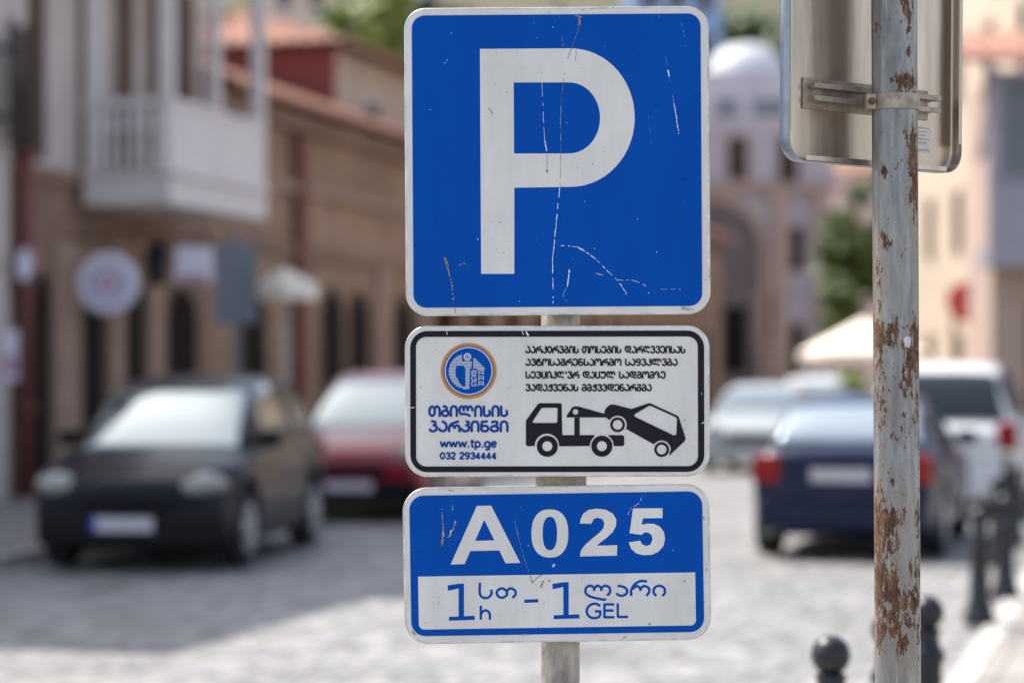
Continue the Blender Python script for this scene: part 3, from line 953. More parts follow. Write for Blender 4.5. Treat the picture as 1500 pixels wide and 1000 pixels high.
for k in range(7):
    zz = .090 - k * .0075
    if k == 5:
        continue
    xx = .139
    while xx < .173 - (k % 3) * .006:
        wl = random.uniform(.002, .006)
        mb.box((xx, -.00365, zz - .0008), (min(xx + wl, .176), -.00345, zz + .0008 + (.0008 if k > 5 else 0)), 1)
        xx += wl + .0012
mb.build('sticker', [M['sticker'], M['scratch_dark']], sg)
# clamp band round the pole
cz = EYE + (550 - 149.5) * K
mb = MB()
N = 40
prof = []
lx = (1.6 - cz) * 0.0055
for k in range(N + 1):
    t = R(175 + 190 * k / N)
    prof.append((lx + (rp_r + .001) * math.cos(t), (rp_r + .001) * math.sin(t), lx + (rp_r + .0042) * math.cos(t), (rp_r + .0042) * math.sin(t)))
vs = []
for a, b, c, d in prof:
    vs.append([mb.bm.verts.new((a, b, cz - .0155)), mb.bm.verts.new((c, d, cz - .0155)), mb.bm.verts.new((c, d, cz + .0155)), mb.bm.verts.new((a, b, cz + .0155))])
for p_, q_ in zip(vs, vs[1:]):
    for k in range(4):
        mb.bm.faces.new((p_[k], q_[k], q_[(k + 1) % 4], p_[(k + 1) % 4])).smooth = (k == 1)
mb.bm.faces.new(vs[0]); mb.bm.faces.new(vs[-1][::-1])
mb.box((lx - rp_r - .0155, -.030, cz - .0148), (lx - rp_r + .004, -.0245, cz + .0148))
mb.box((lx - rp_r - .0150, -.0095, cz - .0140), (lx - rp_r + .001, .030, cz + .0140))
mb.box((lx - rp_r - .004, -.0245, cz - .0146), (lx - rp_r + .0035, .04, cz + .0146))
clamp = mb.build('clamp', M['alu_rail'], rpost, bevel=.0012)
mb = MB()
bx = lx - rp_r + .0045
mb.lathe([(.0075, -.001), (.0075, .0)], 20, axis='y', at=(lx - rp_r - .0045, -.0302, cz))
mb.lathe([(.0052, -.0055), (.0052, 0)], 6, axis='y', at=(lx - rp_r - .0045, -.0312, cz), smooth=False)
mb.lathe([(.0022, -.009), (.0022, 0)], 12, axis='y', at=(lx - rp_r - .0045, -.0367, cz))
mb.build('bolt', M['bolt'], clamp)

# ---------------------------------------------------------------- ground, road, pavements
U = Vector((0.26, 0.9656, 0)).normalized()       # along the street
Nn = Vector((U.y, -U.x, 0))                      # across, towards the right
ROTU = math.atan2(U.y, U.x)
def street(s, n, z=0.0):
    """street coordinates: s along from the left facade corner at (-6, 29), n across to the right of the facade line"""
    return Vector((-6, 29, 0)) + U * s + Nn * n + Vector((0, 0, z))

M['ground'] = mat('pale_dusty_ground', (0.30, 0.285, 0.27), 0.9, 0.2, 0.8, bump=.3)
def cobble():
    m, n, l, p = new_mat('stone_setts')
    tc = n.new('ShaderNodeTexCoord')
    br = n.new('ShaderNodeTexBrick')
    br.inputs['Scale'].default_value = 1
    br.inputs['Brick Width'].default_value = .20
    br.inputs['Row Height'].default_value = .12
    br.inputs['Mortar Size'].default_value = .012
    br.inputs['Mortar Smooth'].default_value = .4
    br.inputs['Color1'].default_value = (.32, .308, .29, 1)
    br.inputs['Color2'].default_value = (.145, .142, .14, 1)
    br.inputs['Mortar'].default_value = (.15, .145, .14, 1)
    l.new(tc.outputs['Object'], br.inputs['Vector'])
    nz = n.new('ShaderNodeTexNoise')
    nz.inputs['Scale'].default_value = 1.5
    nz.inputs['Detail'].default_value = 8
    nz.inputs['Roughness'].default_value = .72
    l.new(tc.outputs['Object'], nz.inputs['Vector'])
    mr = n.new('ShaderNodeMapRange')
    mr.inputs['From Min'].default_value = .3
    mr.inputs['From Max'].default_value = .7
    mr.inputs['To Min'].default_value = .50
    mr.inputs['To Max'].default_value = 1.34
    l.new(nz.outputs[0], mr.inputs[0])
    mx = n.new('ShaderNodeMix'); mx.data_type = 'RGBA'; mx.blend_type = 'MULTIPLY'
    mx.inputs['Factor'].default_value = 1
    l.new(br.outputs[0], mx.inputs['A']); l.new(mr.outputs[0], mx.inputs['B'])
    l.new(mx.outputs['Result'], p.inputs['Base Color'])
    p.inputs['Roughness'].default_value = .62
    bp = n.new('ShaderNodeBump'); bp.invert = True
    bp.inputs['Strength'].default_value = .7; bp.inputs['Distance'].default_value = .02
    l.new(br.outputs['Fac'], bp.inputs['Height']); l.new(bp.outputs[0], p.inputs['Normal'])
    return m
M['cobble'] = cobble()
M['slabs'] = brick_mat('pavement_slabs', (.28, .255, .23), (.23, .21, .19), (.15, .14, .125), 1, .5, .5, .012, .8, vertical=False)
M['kerb'] = mat('kerb_stone', (.40, .385, .36), .8, .2, 3, bump=.2)
M['paint'] = mat('worn_road_paint', (.42, .41, .39), .7, .1, 9, c2=(.24, .235, .23))

mb = MB()
mb.face([(-700, -300, 0), (700, -300, 0), (700, 900, 0), (-700, 900, 0)])
tag(mb.build('ground', M['ground']), kind='structure')
RL, RR = 4.1, 12.25                               # kerb lines across the street
mb = MB()
mb.face([(-60, RR, .004), (-60, RL, .004), (75, RL, .004), (75, RR, .004)][::-1])
road = mb.build('road', M['cobble'], loc=street(0, 0), rot=(0, 0, ROTU))
# local axes: x along the street, y to the left, so n -> -y
for v in road.data.vertices:
    v.co.y = -v.co.y
road.data.flip_normals()
tag(road, kind='structure')
for nm, n0, n1, kx0, kx1 in (('pavement_left', 0.0, RL - .16, RL - .16, RL), ('pavement_right', RR + .16, RR + 9.0, RR, RR + .16)):
    mb = MB()
    mb.box((-60, -n1, -.2), (75, -n0, .12 if 'left' in nm else .03))
    o = mb.build(nm, M['slabs'], loc=street(0, 0), rot=(0, 0, ROTU))
    tag(o, kind='structure')
    mb = MB()
    x = -60.0
    while x < 75:
        mb.box((x, -kx1, -.2), (x + .988, -kx0, (.126 if 'left' in nm else .038) + random.uniform(-.004, .004)))
        x += 1.0
    o = mb.build(nm.replace('pavement', 'kerb'), M['kerb'], loc=street(0, 0), rot=(0, 0, ROTU), bevel=.012)
    tag(o, kind='structure')
mb = MB()
for k in range(9):
    y0 = -(RL + .35 + k * .92)
    mb.face([(-20.2, y0 - .5, .008), (-16.2, y0 - .5, .008), (-16.2, y0, .008), (-20.2, y0, .008)])
o = mb.build('road_markings', M['paint'], loc=street(0, 0), rot=(0, 0, ROTU))
tag(o, kind='structure')

# hills closing the view
M['hill'] = mat('wooded_hillside', (0.085, 0.088, 0.045), .95, .4, .035, c2=(.16, .13, .09), bump=.0)
mb = MB()
nx, ny = 60, 26
gv = []
for j in range(ny + 1):
    row = []
    for i in range(nx + 1):
        x = -420 + 900 * i / nx
        yy = 190 + 420 * j / ny
        h = 105 * (1 - math.exp(-((yy - 190) / 110.0) ** 1.3)) + 9 * noise.noise(Vector((x * .012, yy * .012, 0))) * min(1, (yy - 190) / 40)
        row.append(mb.bm.verts.new((x, yy, h - 1.0)))
    gv.append(row)
for j in range(ny):
    for i in range(nx):
        mb.bm.faces.new((gv[j][i], gv[j][i + 1], gv[j + 1][i + 1], gv[j + 1][i])).smooth = True
tag(mb.build('hills', M['hill']), kind='structure')

# ---------------------------------------------------------------- building materials
M['brick'] = brick_mat('brown_brick', lin(146, 110, 91), lin(118, 84, 68), lin(146, 126, 110))
M['brick_warm'] = brick_mat('warm_brick', lin(166, 128, 102), lin(134, 98, 76), lin(156, 134, 114))
M['rose_stone'] = mat('rose_brown_stone', lin(158, 130, 113), .85, .12, 2, bump=.1)
M['plaster'] = mat('pinkish_plaster', lin(196, 182, 176), .85, .1, 1.5, bump=.1)
M['white_wood'] = mat('white_painted_wood', lin(214, 205, 203), .55, .08, 3)
M['grey_wood'] = mat('lavender_grey_wood', lin(148, 145, 154), .6, .1, 3)
M['sand_wood'] = mat('sand_painted_wood', lin(176, 156, 138), .6, .1, 3)
M['dark_wood'] = mat('dark_brown_wood', lin(88, 66, 54), .6, .25, 5, stretch=(1, 1, .3))
M['dark_glass'] = mat('dark_window_glass', (.014, .011, .010), .7, .2, 1.5, spec=.05)
M['tiles'] = mat('terracotta_tiles', lin(174, 126, 105), .85, .3, 3.5, c2=lin(112, 70, 57), bump=.2)
M['redwall'] = mat('dark_red_boards', lin(128, 62, 56), .75, .15, 3)
M['beige'] = mat('beige_render', lin(186, 170, 156), .85, .12, 1.2)
M['rust_pipe'] = mat('red_brown_pipe', lin(112, 60, 52), .6, .2, 4)
M['cream'] = mat('cream_render', lin(196, 178, 158), .85, .12, .8)
M['lavender'] = mat('lavender_grey_stone', lin(180, 173, 183), .85, .13, .5)
M['stone_tan'] = mat('tan_stone', lin(172, 150, 138), .85, .12, .8)
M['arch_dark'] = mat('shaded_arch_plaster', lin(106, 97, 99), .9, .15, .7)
M['iron'] = mat('black_iron', (.012, .012, .015), .45, .2, 8, metal=.3)
M['canvas'] = mat('cream_canvas', lin(236, 226, 208), .8, .06, 2)
M['white_sign'] = mat('white_sign_enamel', lin(216, 212, 226), .4, .05, 3)
M['ring_sign'] = mat('lavender_print', lin(150, 140, 176), .5, .08, 3)
M['pink_print'] = mat('pink_print', lin(176, 124, 150), .5, .1, 3)
M['panel_grey'] = mat('blue_grey_panel', lin(104, 110, 118), .6, .15, 3)
M['blue_glass'] = mat('pale_blue_cladding', lin(126, 154, 196), .35, .12, .6)
M['white_roof'] = mat('white_roof_sheet', lin(196, 196, 200), .6, .05, .5)
M['pinkhouse'] = mat('pink_render', lin(224, 190, 182), .85, .08, .6)

def window(parent, x0, x1, z0, z1, frame_m, glass_m, y=0.0, fw=.09, proud=.035, name='window', arch=False):
    """frame proud of the wall with its pane as a sub-part, in the facade frame (y = 0, outside is -y)"""
    mb = MB()
    if arch:
        r = (x1 - x0) / 2
        def ol(i):
            rr = r - i
            return [(x0 + i, z0)] + [((x0 + x1) / 2 + rr * math.cos(R(180 - 18 * k)) * -1, z1 - r + rr * math.sin(R(18 * k))) for k in range(11)][::-1][::-1] + [(x1 - i, z0)]
        out = [(x0, z0), (x1, z0)] + [((x0 + x1) / 2 + r * math.cos(R(12 * k)), z1 - r + r * math.sin(R(12 * k))) for k in range(16)]
        inn = [(x0 + fw, z0), (x1 - fw, z0)] + [((x0 + x1) / 2 + (r - fw) * math.cos(R(12 * k)), z1 - r + (r - fw) * math.sin(R(12 * k))) for k in range(16)]
        fr = [[mb.bm.verts.new((a, yy, b)) for a, b in o_] for o_, yy in ((out, y + .02), (out, y - proud), (inn, y - proud), (inn, y + .02))]
        n = len(out)
        for a, b in zip(fr, fr[1:]):
            for k in range(n):
                mb.bm.faces.new((a[k], a[(k + 1) % n], b[(k + 1) % n], b[k]))
        f = mb.build(name, frame_m, parent)
        mb = MB()
        mb.prism(inn, y - .012, y - .004)
        mb.build('pane', glass_m, f)
        return f
    mb.box((x0, y - proud, z0), (x0 + fw, y + .02, z1))
    mb.box((x1 - fw, y - proud, z0), (x1, y + .02, z1))
    mb.box((x0 + fw, y - proud, z1 - fw), (x1 - fw, y + .02, z1))
    mb.box((x0 + fw, y - proud, z0), (x1 - fw, y + .02, z0 + fw))
    xm = (x0 + x1) / 2
    if x1 - x0 > .7:
        mb.box((xm - .025, y - proud + .01, z0 + fw), (xm + .025, y + .02, z1 - fw))
    zm = z0 + (z1 - z0) * .68
    f = mb.build(name, frame_m, parent)
    mb = MB()
    mb.box((x0 + fw, y - .012, z0 + fw), (x1 - fw, y - .004, z1 - fw))
    mb.build('pane', glass_m, f)
    return f

def tile_slope(mb, x0, x1, ya, za, yb, zb, pitch=.22, amp=.045, inset0=0.0, inset1=0.0, thick=.05):
    """corrugated tile slope from the eave (ya, za) to the ridge (yb, zb); inset* shorten the ridge end for hips"""
    n = max(4, int((x1 - x0) / pitch * 4))
    rows = 5
    top = []
    for j in range(rows + 1):
        t = j / rows
        row = []
        for i in range(n + 1):
            u = i / n
            xa, xb = x0 + inset0 * t, x1 - inset1 * t
            x = xa + (xb - xa) * u
            h = amp * abs(math.sin(math.pi * x / pitch))
            row.append(mb.bm.verts.new((x, ya + (yb - ya) * t, za + (zb - za) * t + h)))
        top.append(row)
    for j in range(rows):
        for i in range(n):
            mb.bm.faces.new((top[j][i], top[j][i + 1], top[j + 1][i + 1], top[j + 1][i])).smooth = False
    low = [mb.bm.verts.new((v.co.x, v.co.y, za - thick)) for v in top[0]]
    for i in range(n):
        mb.bm.faces.new((low[i], low[i + 1], top[0][i + 1], top[0][i]))
    a, b = low[0], low[-1]
    c = mb.bm.verts.new((top[-1][-1].co.x, yb, zb - thick)); d = mb.bm.verts.new((top[-1][0].co.x, yb, zb - thick))
    mb.bm.faces.new((a, d, c, b))

def gable_roof(parent, x0, x1, depth, ze, zr, over=.35, m=None, hip=0.0):
    mb = MB()
    ym = depth / 2
    tile_slope(mb, x0 - over, x1 + over, -over, ze, ym, zr, inset0=hip, inset1=hip)
    tile_slope(mb, x0 - over, x1 + over, depth + over, ze, ym, zr, inset0=hip, inset1=hip)
    o = mb
    if hip:
        # hip ends
        for xa, xb in ((x0 - over, x0 - over + hip), (x1 + over, x1 + over - hip)):
            n = int((depth + 2 * over) / .075)
            rows = []
            for j in range(7):
                t = j / 6.5
                rows.append([o.bm.verts.new((xa + (xb - xa) * t, ym + (depth / 2 + over) * (1 - t) * (2 * k / n - 1), ze + (zr - ze) * t + .10 * abs(math.sin(math.pi * k / 4.0)) * (1 - .4 * t))) for k in range(n + 1)])
            for a_, b_ in zip(rows, rows[1:]):
                for k in range(n):
                    o.bm.faces.new((a_[k], a_[k + 1], b_[k + 1], b_[k]))
    else:
        for xa in (x0 - over + .02, x1 + over - .02):
            o.face([(xa, -over, ze - .05), (xa, depth + over, ze - .05), (xa, ym, zr - .02)])
    return o.build('roof', m or M['tiles'], parent)

# ---------------------------------------------------------------- left row of houses
# the house with the white wooden balcony
h1 = empty('balcony_house', street(0, 0), ROTU)
tag(h1, 'brown brick house with a white wooden balcony above dark doorways', 'house')
mb = MB(); mb.box((0, 0, 0), (6.0, 7, 4.14)); mb.build('ground_floor_wall', M['brick'], h1)
mb = MB(); mb.box((0, 0, 4.14), (6.0, 7, 10.4)); mb.build('upper_wall', M['plaster'], h1)
mb = MB(); mb.box((-.03, -.06, 4.0), (6.03, .0, 4.16)); mb.build('cornice', M['brick'], h1)
for x0, x1 in ((.42, 1.0), (1.85, 2.6), (3.2, 3.85), (4.55, 5.75)):
    f = window(h1, x0, x1, .12, 2.9, M['dark_wood'], M['dark_glass'], name='door', arch=True, fw=.08)
for x0, x1 in ((1.06, 1.75), (2.7, 3.1), (3.95, 4.45)):
    mb = MB(); mb.box((x0, -.08, .1), (x1, -.0, 3.3)); mb.build('lesene', M['rose_stone'], h1, bevel=.015)
for x0, x1 in ((.38, .85), (1.9, 2.35), (2.95, 3.5), (3.95, 4.5), (5.0, 5.6)):
    window(h1, x0, x1, 4.25, 7.0, M['dark_wood'], M['dark_wood'], fw=.1)
mb = MB(); mb.tube([(.12, -.12, .15), (.12, -.12, 5.1)], .095, 10)
for z in (1.2, 2.6, 4.2):
    mb.box((.0, -.23, z), (.24, -.0, z + .06))
mb.build('downpipe', M['rust_pipe'], h1)
BX0, BX1, BY = 1.75, 5.15, -1.3
mb = MB(); mb.box((BX0, BY, 3.75), (BX1, -.101, 4.12)); mb.box((BX0 - .05, BY - .06, 4.123), (BX1 + .05, -.101, 4.2))
bal = mb.build('balcony', M['white_wood'], h1, bevel=.02)
mb = MB()
mb.box((BX0, BY + .02, 5.0), (BX0 + .1, -.1, 5.1))
mb.box((BX0, BY, 5.003), (BX1, BY + .1, 5.103))
mb.box((BX0 + .13, BY + .03, 4.203), (BX1 - .1, BY + .07, 5.0))
mb.build('balustrade', M['white_wood'], bal)
for k in range(7):
    mb = MB(); y0 = BY + .2 + k * .155
    mb.lathe([(.028, 4.2), (.045, 4.35), (.028, 4.55), (.05, 4.75), (.03, 5.0)], 10, at=(BX0 + .05, y0, 0))
    mb.build('baluster', M['white_wood'], bal)
for x, y, wd in ((BX0 + .02, BY + .01, .17), (BX1 - .19, BY + .01, .17), (BX0 + .02, -.28, .15), (BX0 + 1.6, BY + .01, .14)):
    mb = MB(); mb.box((x, y, 4.203 if wd < .17 else 4.203), (x + wd, y + wd, 7.2)); mb.build('post', M['white_wood'], bal, bevel=.01)
mb = MB(); mb.box((BX0, BY, 7.2), (BX1, -.1, 7.45)); mb.build('canopy', M['white_wood'], bal)
gable_roof(h1, 0, 6.0, 7, 10.4, 11.8)

# the tall neighbour at the left edge of the view, and its lower wing
h0 = empty('corner_house', street(-9.6, 0), ROTU)
tag(h0, 'tall plastered house at the far left edge with a black slatted shutter', 'house')
mb = MB()
mb.box((3.8, 0, 0), (9.53, 7, 13.3))
mb.box((0, 0, 0), (3.8, 7, 12.6))
mb.build('wall', M['plaster'], h0)
for k in range(3):
    for z in (4.4, 7.4, 10.2):
        window(h0, 1.0 + k * 2.6, 2.0 + k * 2.6, z, z + 2.0, M['dark_wood'], M['dark_glass'])
    window(h0, 1.0 + k * 2.6, 2.0 + k * 2.6, .9, 2.8, M['dark_wood'], M['dark_glass'], arch=True)
mb = MB()
for z in [4.36 + .085 * k for k in range(16)]:
    mb.box((9.05, -.33, z), (9.41, -.28, z + .06))
mb.box((8.99, -.35, 4.3), (9.05, -.26, 5.78)); mb.box((9.41, -.35, 4.3), (9.47, -.26, 5.78)); mb.box((8.99, -.3, 4.6), (9.05, 0, 4.66)); mb.box((8.99, -.3, 5.4), (9.05, 0, 5.46))
mb.build('shutter', M['iron'], h0)

# long brick house under a tiled roof
h2 = empty('long_brick_house', street(6.05, 0.0), ROTU)
tag(h2, 'long low brown brick house with a tiled roof behind the red car', 'house')
LEN = 42.0
mb = MB(); mb.box((0, 0, 0), (LEN, 8, 5.75)); mb.build('wall', M['brick_warm'], h2)
mb = MB(); mb.box((-.05, -.22, 5.45), (LEN, -.0, 5.76)); mb.box((-.05, -.08, 3.5), (LEN, -.0, 3.68)); mb.build('cornice', M['brick'], h2)
for k in range(16):
    x = 1.3 + k * 2.5
    if k == 1:
        x = 4.9
    window(h2, x, x + 1.15, .15, 3.1, M['dark_wood'], M['dark_glass'], name='door' if k % 3 == 0 else 'window', arch=True)
for k in range(16):
    x = 2.75 + k * 2.5
    if k in (0, 1, 4):
        continue
    mb = MB(); mb.box((x, -.09, .1), (x + .75, -.0, 3.49)); mb.build('lesene', M['rose_stone'], h2, bevel=.015)
mb = MB(); mb.box((0, -.12, 4.5), (LEN, -.0, 4.66)); mb.build('string_course', M['rose_stone'], h2)
for x in (3.6, 12.2, 21.0):
    mb = MB(); mb.box((x, -.16, 0), (x + .42, -.0, 5.44)); mb.build('pilaster', M['rust_pipe'], h2, bevel=.02)
mb = MB()
tile_slope(mb, -.1, LEN, -.5, 5.8, 4.0, 7.4, .30, .09)
tile_slope(mb, -.1, LEN, 8.5, 5.8, 4.0, 7.4, .30, .09)
mb.face([(-.08, -.5, 5.75), (-.08, 8.5, 5.75), (-.08, 4, 7.35)])
mb.build('roof', M['tiles'], h2)

# red-gabled house rising behind it
c0 = Vector((-3.35, 46.0, 0))
h3 = empty('red_walled_house', c0, ROTU)
tag(h3, 'dark red house with pale side wall rising above the long tiled roof', 'house')
mb = MB(); mb.box((0, 0, 0), (15, 5.5, 7.85)); mb.build('side_wall', M['beige'], h3)
mb = MB(); mb.box((-.06, 0, 0), (-.002, 5.5, 7.85)); mb.build('end_wall', M['redwall'], h3)
for k in range(4):
    window(h3, 1.6 + k * 3.2, 2.7 + k * 3.2, 5.9, 7.1, M['white_wood'], M['dark_glass'])
gable_roof(h3, 0, 15, 5.5, 7.85, 8.85, .5, hip=2.0)

# ---------------------------------------------------------------- far end and right side
def house(name, label, loc, rz, wd, dp, ht, wall, wins, roof=None, frame=None, glass=None, arch=(), roof_m=None):
    e = empty(name, loc, rz)
    tag(e, label, 'house')
    mb = MB(); mb.box((0, 0, 0), (wd, dp, ht)); mb.build('wall', wall, e)
    for x0, x1, z0, z1 in wins:
        window(e, x0, x1, z0, z1, frame or M['white_wood'], glass or M['dark_glass'])
    for x0, x1, z0, z1 in arch:
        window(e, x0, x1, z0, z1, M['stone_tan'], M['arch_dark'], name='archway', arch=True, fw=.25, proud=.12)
    if roof:
        gable_roof(e, 0, wd, dp, ht, ht + roof, m=roof_m or M['tiles'])
    return e
ha = house('arcaded_house', 'lavender grey stone building with a big round archway at street end', (3.6, 80, 0), R(4), 7.1, 10, 10.2, M['lavender'],
           [(3.5, 4.3, 8.0, 9.6), (5.2, 6.0, 7.9, 9.6), (4.5, 5.2, 2.6, 4.4), (5.6, 6.2, 5.0, 6.6), (5.6, 6.2, 1.2, 3.4)], None, M['stone_tan'], M['dark_glass'], [(1.2, 4.9, 0, 7.6)])
mb = MB()
for x in (5.05, 6.5):
    mb.box((x, -.3, 0), (x + .45, .0, 8.0))
mb.box((-.1, -.35, 7.75), (7.2, .0, 8.0))
mb.build('pilasters', M['stone_tan'], ha)
mb = MB(); mb.box((3.4, -.06, 1.7), (4.2, -.03, 3.9)); mb.build('doorway', M['dark_glass'], ha)  # dark panel added to deepen the tone inside the arch
hb = house('cream_house', 'sunlit cream rendered house with narrow windows behind the white car', (10.85, 66, 0), R(-86.5), 20, 8, 13, M['cream'],
           [(2.0 + k * 3.0, 2.9 + k * 3.0, z, z + 1.7) for k in range(6) for z in (1.0, 4.6, 8.4)], 1.5, M['sand_wood'])
# house with a grey balcony on the right edge
hc = empty('grey_balcony_house', (7.98, 43, 0), R(-2))
tag(hc, 'house at right edge with grey enclosed balcony under projecting tiled eaves', 'house')
mb = MB(); mb.box((.55, 0, 0), (8, 2.6, 6.9)); mb.build('wall', M['stone_tan'], hc)
mb = MB(); mb.box((.3, -1.2, 3.5), (8, -.01, 3.85)); mb.box((.3, -1.2, 3.85), (8, -1.1, 4.9))
for k in range(6):
    mb.box((.3 + k * 1.1, -1.2, 4.9), (.48 + k * 1.1, -1.03, 6.9))
bo = mb.build('balcony', M['grey_wood'], hc)
mb = MB(); mb.box((.4, -1.0, 4.9), (8, -.95, 6.88))
for k in range(6):
    mb.box((.62 + k * 1.1, -1.02, 5.1), (1.26 + k * 1.1, -1.004, 6.7), 1)
mb.build('glazing', [M['grey_wood'], M['panel_grey']], bo)
window(hc, 1.2, 2.2, .9, 2.9, M['dark_wood'], M['dark_glass'])
mb = MB(); tile_slope(mb, -.2, 8, -1.75, 7.0, 1.4, 7.85, .3, .09); mb.face([(-.19, -1.75, 6.9), (-.19, 2.8, 6.9), (-.19, 1.4, 7.75)]); mb.build('roof', M['tiles'], hc)
# houses far up the slope
hd = house('pink_house', 'small pale pink house between the archway building and the green tree', (11.6, 96, 0), R(-20), 2.6, 5, 9.6, M['pinkhouse'], [(.5, 1.2, 5.0, 6.6)], .8)
he = house('white_roofed_house', 'distant pale house with a domed white roof beyond the archway building', (10.9, 140, 0), R(0), 6.2, 9, 19.2, M['lavender'],
           [(.8, 2.2, 15.0, 17.6), (3.0, 5.0, 15.0, 17.6)], None, M['panel_grey'], M['panel_grey'])
mb = MB(); mb.lathe([(2.5, 19.21), (2.45, 19.5), (2.2, 20.2), (1.8, 20.75), (1.2, 21.15), (.6, 21.35), (.05, 21.4)], 32, at=(3.1, 4.5, 0)); mb.build('dome', M['white_roof'], he)
hg = house('grey_house', 'grey rendered house rising behind the red walled house roof', (-9.6, 92, 0), R(0), 4.0, 7, 17.5, M['beige'],
           [(.6 + 1.2 * k, 1.3 + 1.2 * k, z, z + 1.5) for k in range(3) for z in (9.0, 12.6, 15.4)], 1.2)
hf = house('blue_clad_building', 'tall pale blue clad building far behind the top of the parking sign', (7.4, 150, 0), R(0), 5.6, 10, 34, M['blue_glass'],
           [(.6 + 1.7 * k, 1.7 + 1.7 * k, 18 + 3 * j, 20 + 3 * j) for k in range(3) for j in range(5)], None, M['white_roof'])

# ---------------------------------------------------------------- trees
M['bark'] = mat('bark', (.07, .05, .035), .95, .3, 6, stretch=(1, 1, .2), bump=.4)
M['leaf_dark'] = mat('dark_green_leaves', (.035, .065, .022), .6, .5, 2.5)
M['leaf_mid'] = mat('mid_green_leaves', (.085, .13, .03), .6, .45, 1.5)
M['leaf_lime'] = mat('lime_green_leaves', (.19, .25, .045), .6, .4, 1.5)
def tree(name, label, loc, h, trunk_h, cr, n, leaf, seed, size=.22, tall=1.0, cat='tree', group=None):
    rnd = random.Random(seed)
    e = empty(name, loc)
    tag(e, label, cat, group)
    mb = MB()
    mb.tube([(0, 0, -.1), (.05, .03, trunk_h * .5), (-.04, .05, trunk_h), (.06, 0, (trunk_h + h) * .55)], [.04 * h ** .8, .032 * h ** .8, .026 * h ** .8, .01 * h ** .8], 9)
    for k in range(7):
        a = rnd.uniform(0, 6.28); z0 = rnd.uniform(trunk_h * .7, trunk_h + (h - trunk_h) * .4)
        q = Vector((math.cos(a), math.sin(a), rnd.uniform(.4, 1.1))) * cr * .7
        mb.tube([(0, 0, z0), (q.x * .5, q.y * .5, z0 + q.z * .4), (q.x, q.y, z0 + q.z)], [.018 * h ** .8, .012 * h ** .8, .004 * h ** .8], 6)
    mb.build('trunk', M['bark'], e)
    mb = MB()
    cl = []
    zc = (trunk_h + h) / 2; hz = (h - trunk_h) / 2
    for _ in range(26):
        v = Vector((rnd.gauss(0, 1), rnd.gauss(0, 1), rnd.gauss(0, 1))).normalized() * rnd.uniform(.35, .92)
        cl.append((Vector((v.x * cr, v.y * cr, zc + v.z * hz)), rnd.uniform(.26, .46) * cr))
    for _ in range(n):
        c, r = rnd.choice(cl)
        p = c + Vector((rnd.gauss(0, .5), rnd.gauss(0, .5), rnd.gauss(0, .5))) * r
        a = Vector((rnd.gauss(0, 1), rnd.gauss(0, 1), rnd.gauss(0, .7))).normalized()
        b = a.orthogonal().normalized()
        s_ = size * rnd.uniform(.6, 1.3)
        mb.face([p - a * s_, p + b * s_ * .5, p + a * s_, p - b * s_ * .5])
    mb.build('crown', leaf, e, fix=False)
    return e
tree('street_tree', 'dark green tree beside the rusty post at the street end', at(1252, 0, 70).xy.to_3d(), 7.4, 2.6, 1.05, 2600, M['leaf_mid'], 3)
tree('street_tree', 'lighter green young tree in front of the dark green tree', at(1232, 0, 62).xy.to_3d(), 4.5, 2.0, .62, 1800, M['leaf_mid'], 4, .14)
tree('street_tree', 'bright lime tree above the red walled house roof', at(556, 0, 64).xy.to_3d(), 13.0, 6.0, 1.3, 2600, M['leaf_lime'], 5, .26)
tree('street_tree', 'dark evergreen tree beside the top left corner of parking sign', at(604, 0, 70).xy.to_3d(), 14.5, 5.0, 1.5, 5200, M['leaf_dark'], 6, .26)
tree('shrub', 'yellow green shrub under the cream parasol', at(1243, 0, 47).xy.to_3d(), 1.95, .4, .5, 1600, M['leaf_lime'], 7, .08, cat='shrub')
for k, (px, d, h, m, lab) in enumerate(((700, 150, 24, 'leaf_mid', 'mid green tree on the slope above the letter P'), (820, 160, 26.5, 'leaf_dark', 'dark tree on the slope right of the mid green one'), (1110, 165, 29, 'leaf_mid', 'olive green tree on the slope above the white dome'), (1135, 190, 33, 'leaf_dark', 'tall dark tree on the slope beside the olive green one'))):
    tree('hillside_tree', lab, at(px, 0, d).xy.to_3d(), h, 8, 5.0, 2600, M[m], 20 + k, .7, group='trees on the slope behind town')

# ---------------------------------------------------------------- street furniture
M['bollard'] = mat('bollard_cast_iron', (.022, .024, .028), .38, .3, 14, metal=.4)
bol = empty('bollard', (0, 0, 0))
mb = MB()
mb.lathe([(.105, 0), (.105, .05), (.088, .07), (.078, .12), (.066, .16), (.060, .3), (.056, .48), (.068, .5), (.068, .525), (.054, .54), (.044, .585), (.05, .60), (.05, .612), (.03, .625)], 24)
mb.build('column', M['bollard'], bol)
mb = MB()
mb.lathe([(.001, .612)] + [(.064 * math.sin(R(a)), .676 - .064 * math.cos(R(a))) for a in range(15, 176, 10)] + [(.001, .7402)], 24)
mb.build('ball', M['bollard'], bol)
BL = [(1217, 7.75, 'nearest bollard, its ball top left of the rusty post'), (1303, 8.5, 'bollard mostly hidden behind the rusty post'), (1358, 9.15, 'bollard just right of the rusty post foot'),
      (1435, 15.3, 'slim bollard standing clear right of the blue sedan'), (1473, 17.0, 'bollard close to the right edge beside another'), (1462, 20.2, 'bollard beside the rear right wheel of the blue sedan'),
      (1487, 22.4, 'small bollard at right edge beyond the pair'), (1476, 25.5, 'farthest small bollard by the white car')]
for i, (px, d, lab) in enumerate(BL):
    o = bol if i == 0 else copy_tree(bol)
    q = at(px, 0, d)
    o.location = (q.x, q.y, .03)
    tag(o, 'black ball-topped ' + lab if not lab.startswith('n') and not lab.startswith('b') else 'black iron ' + lab, 'bollard', 'ball topped bollards along the kerb')

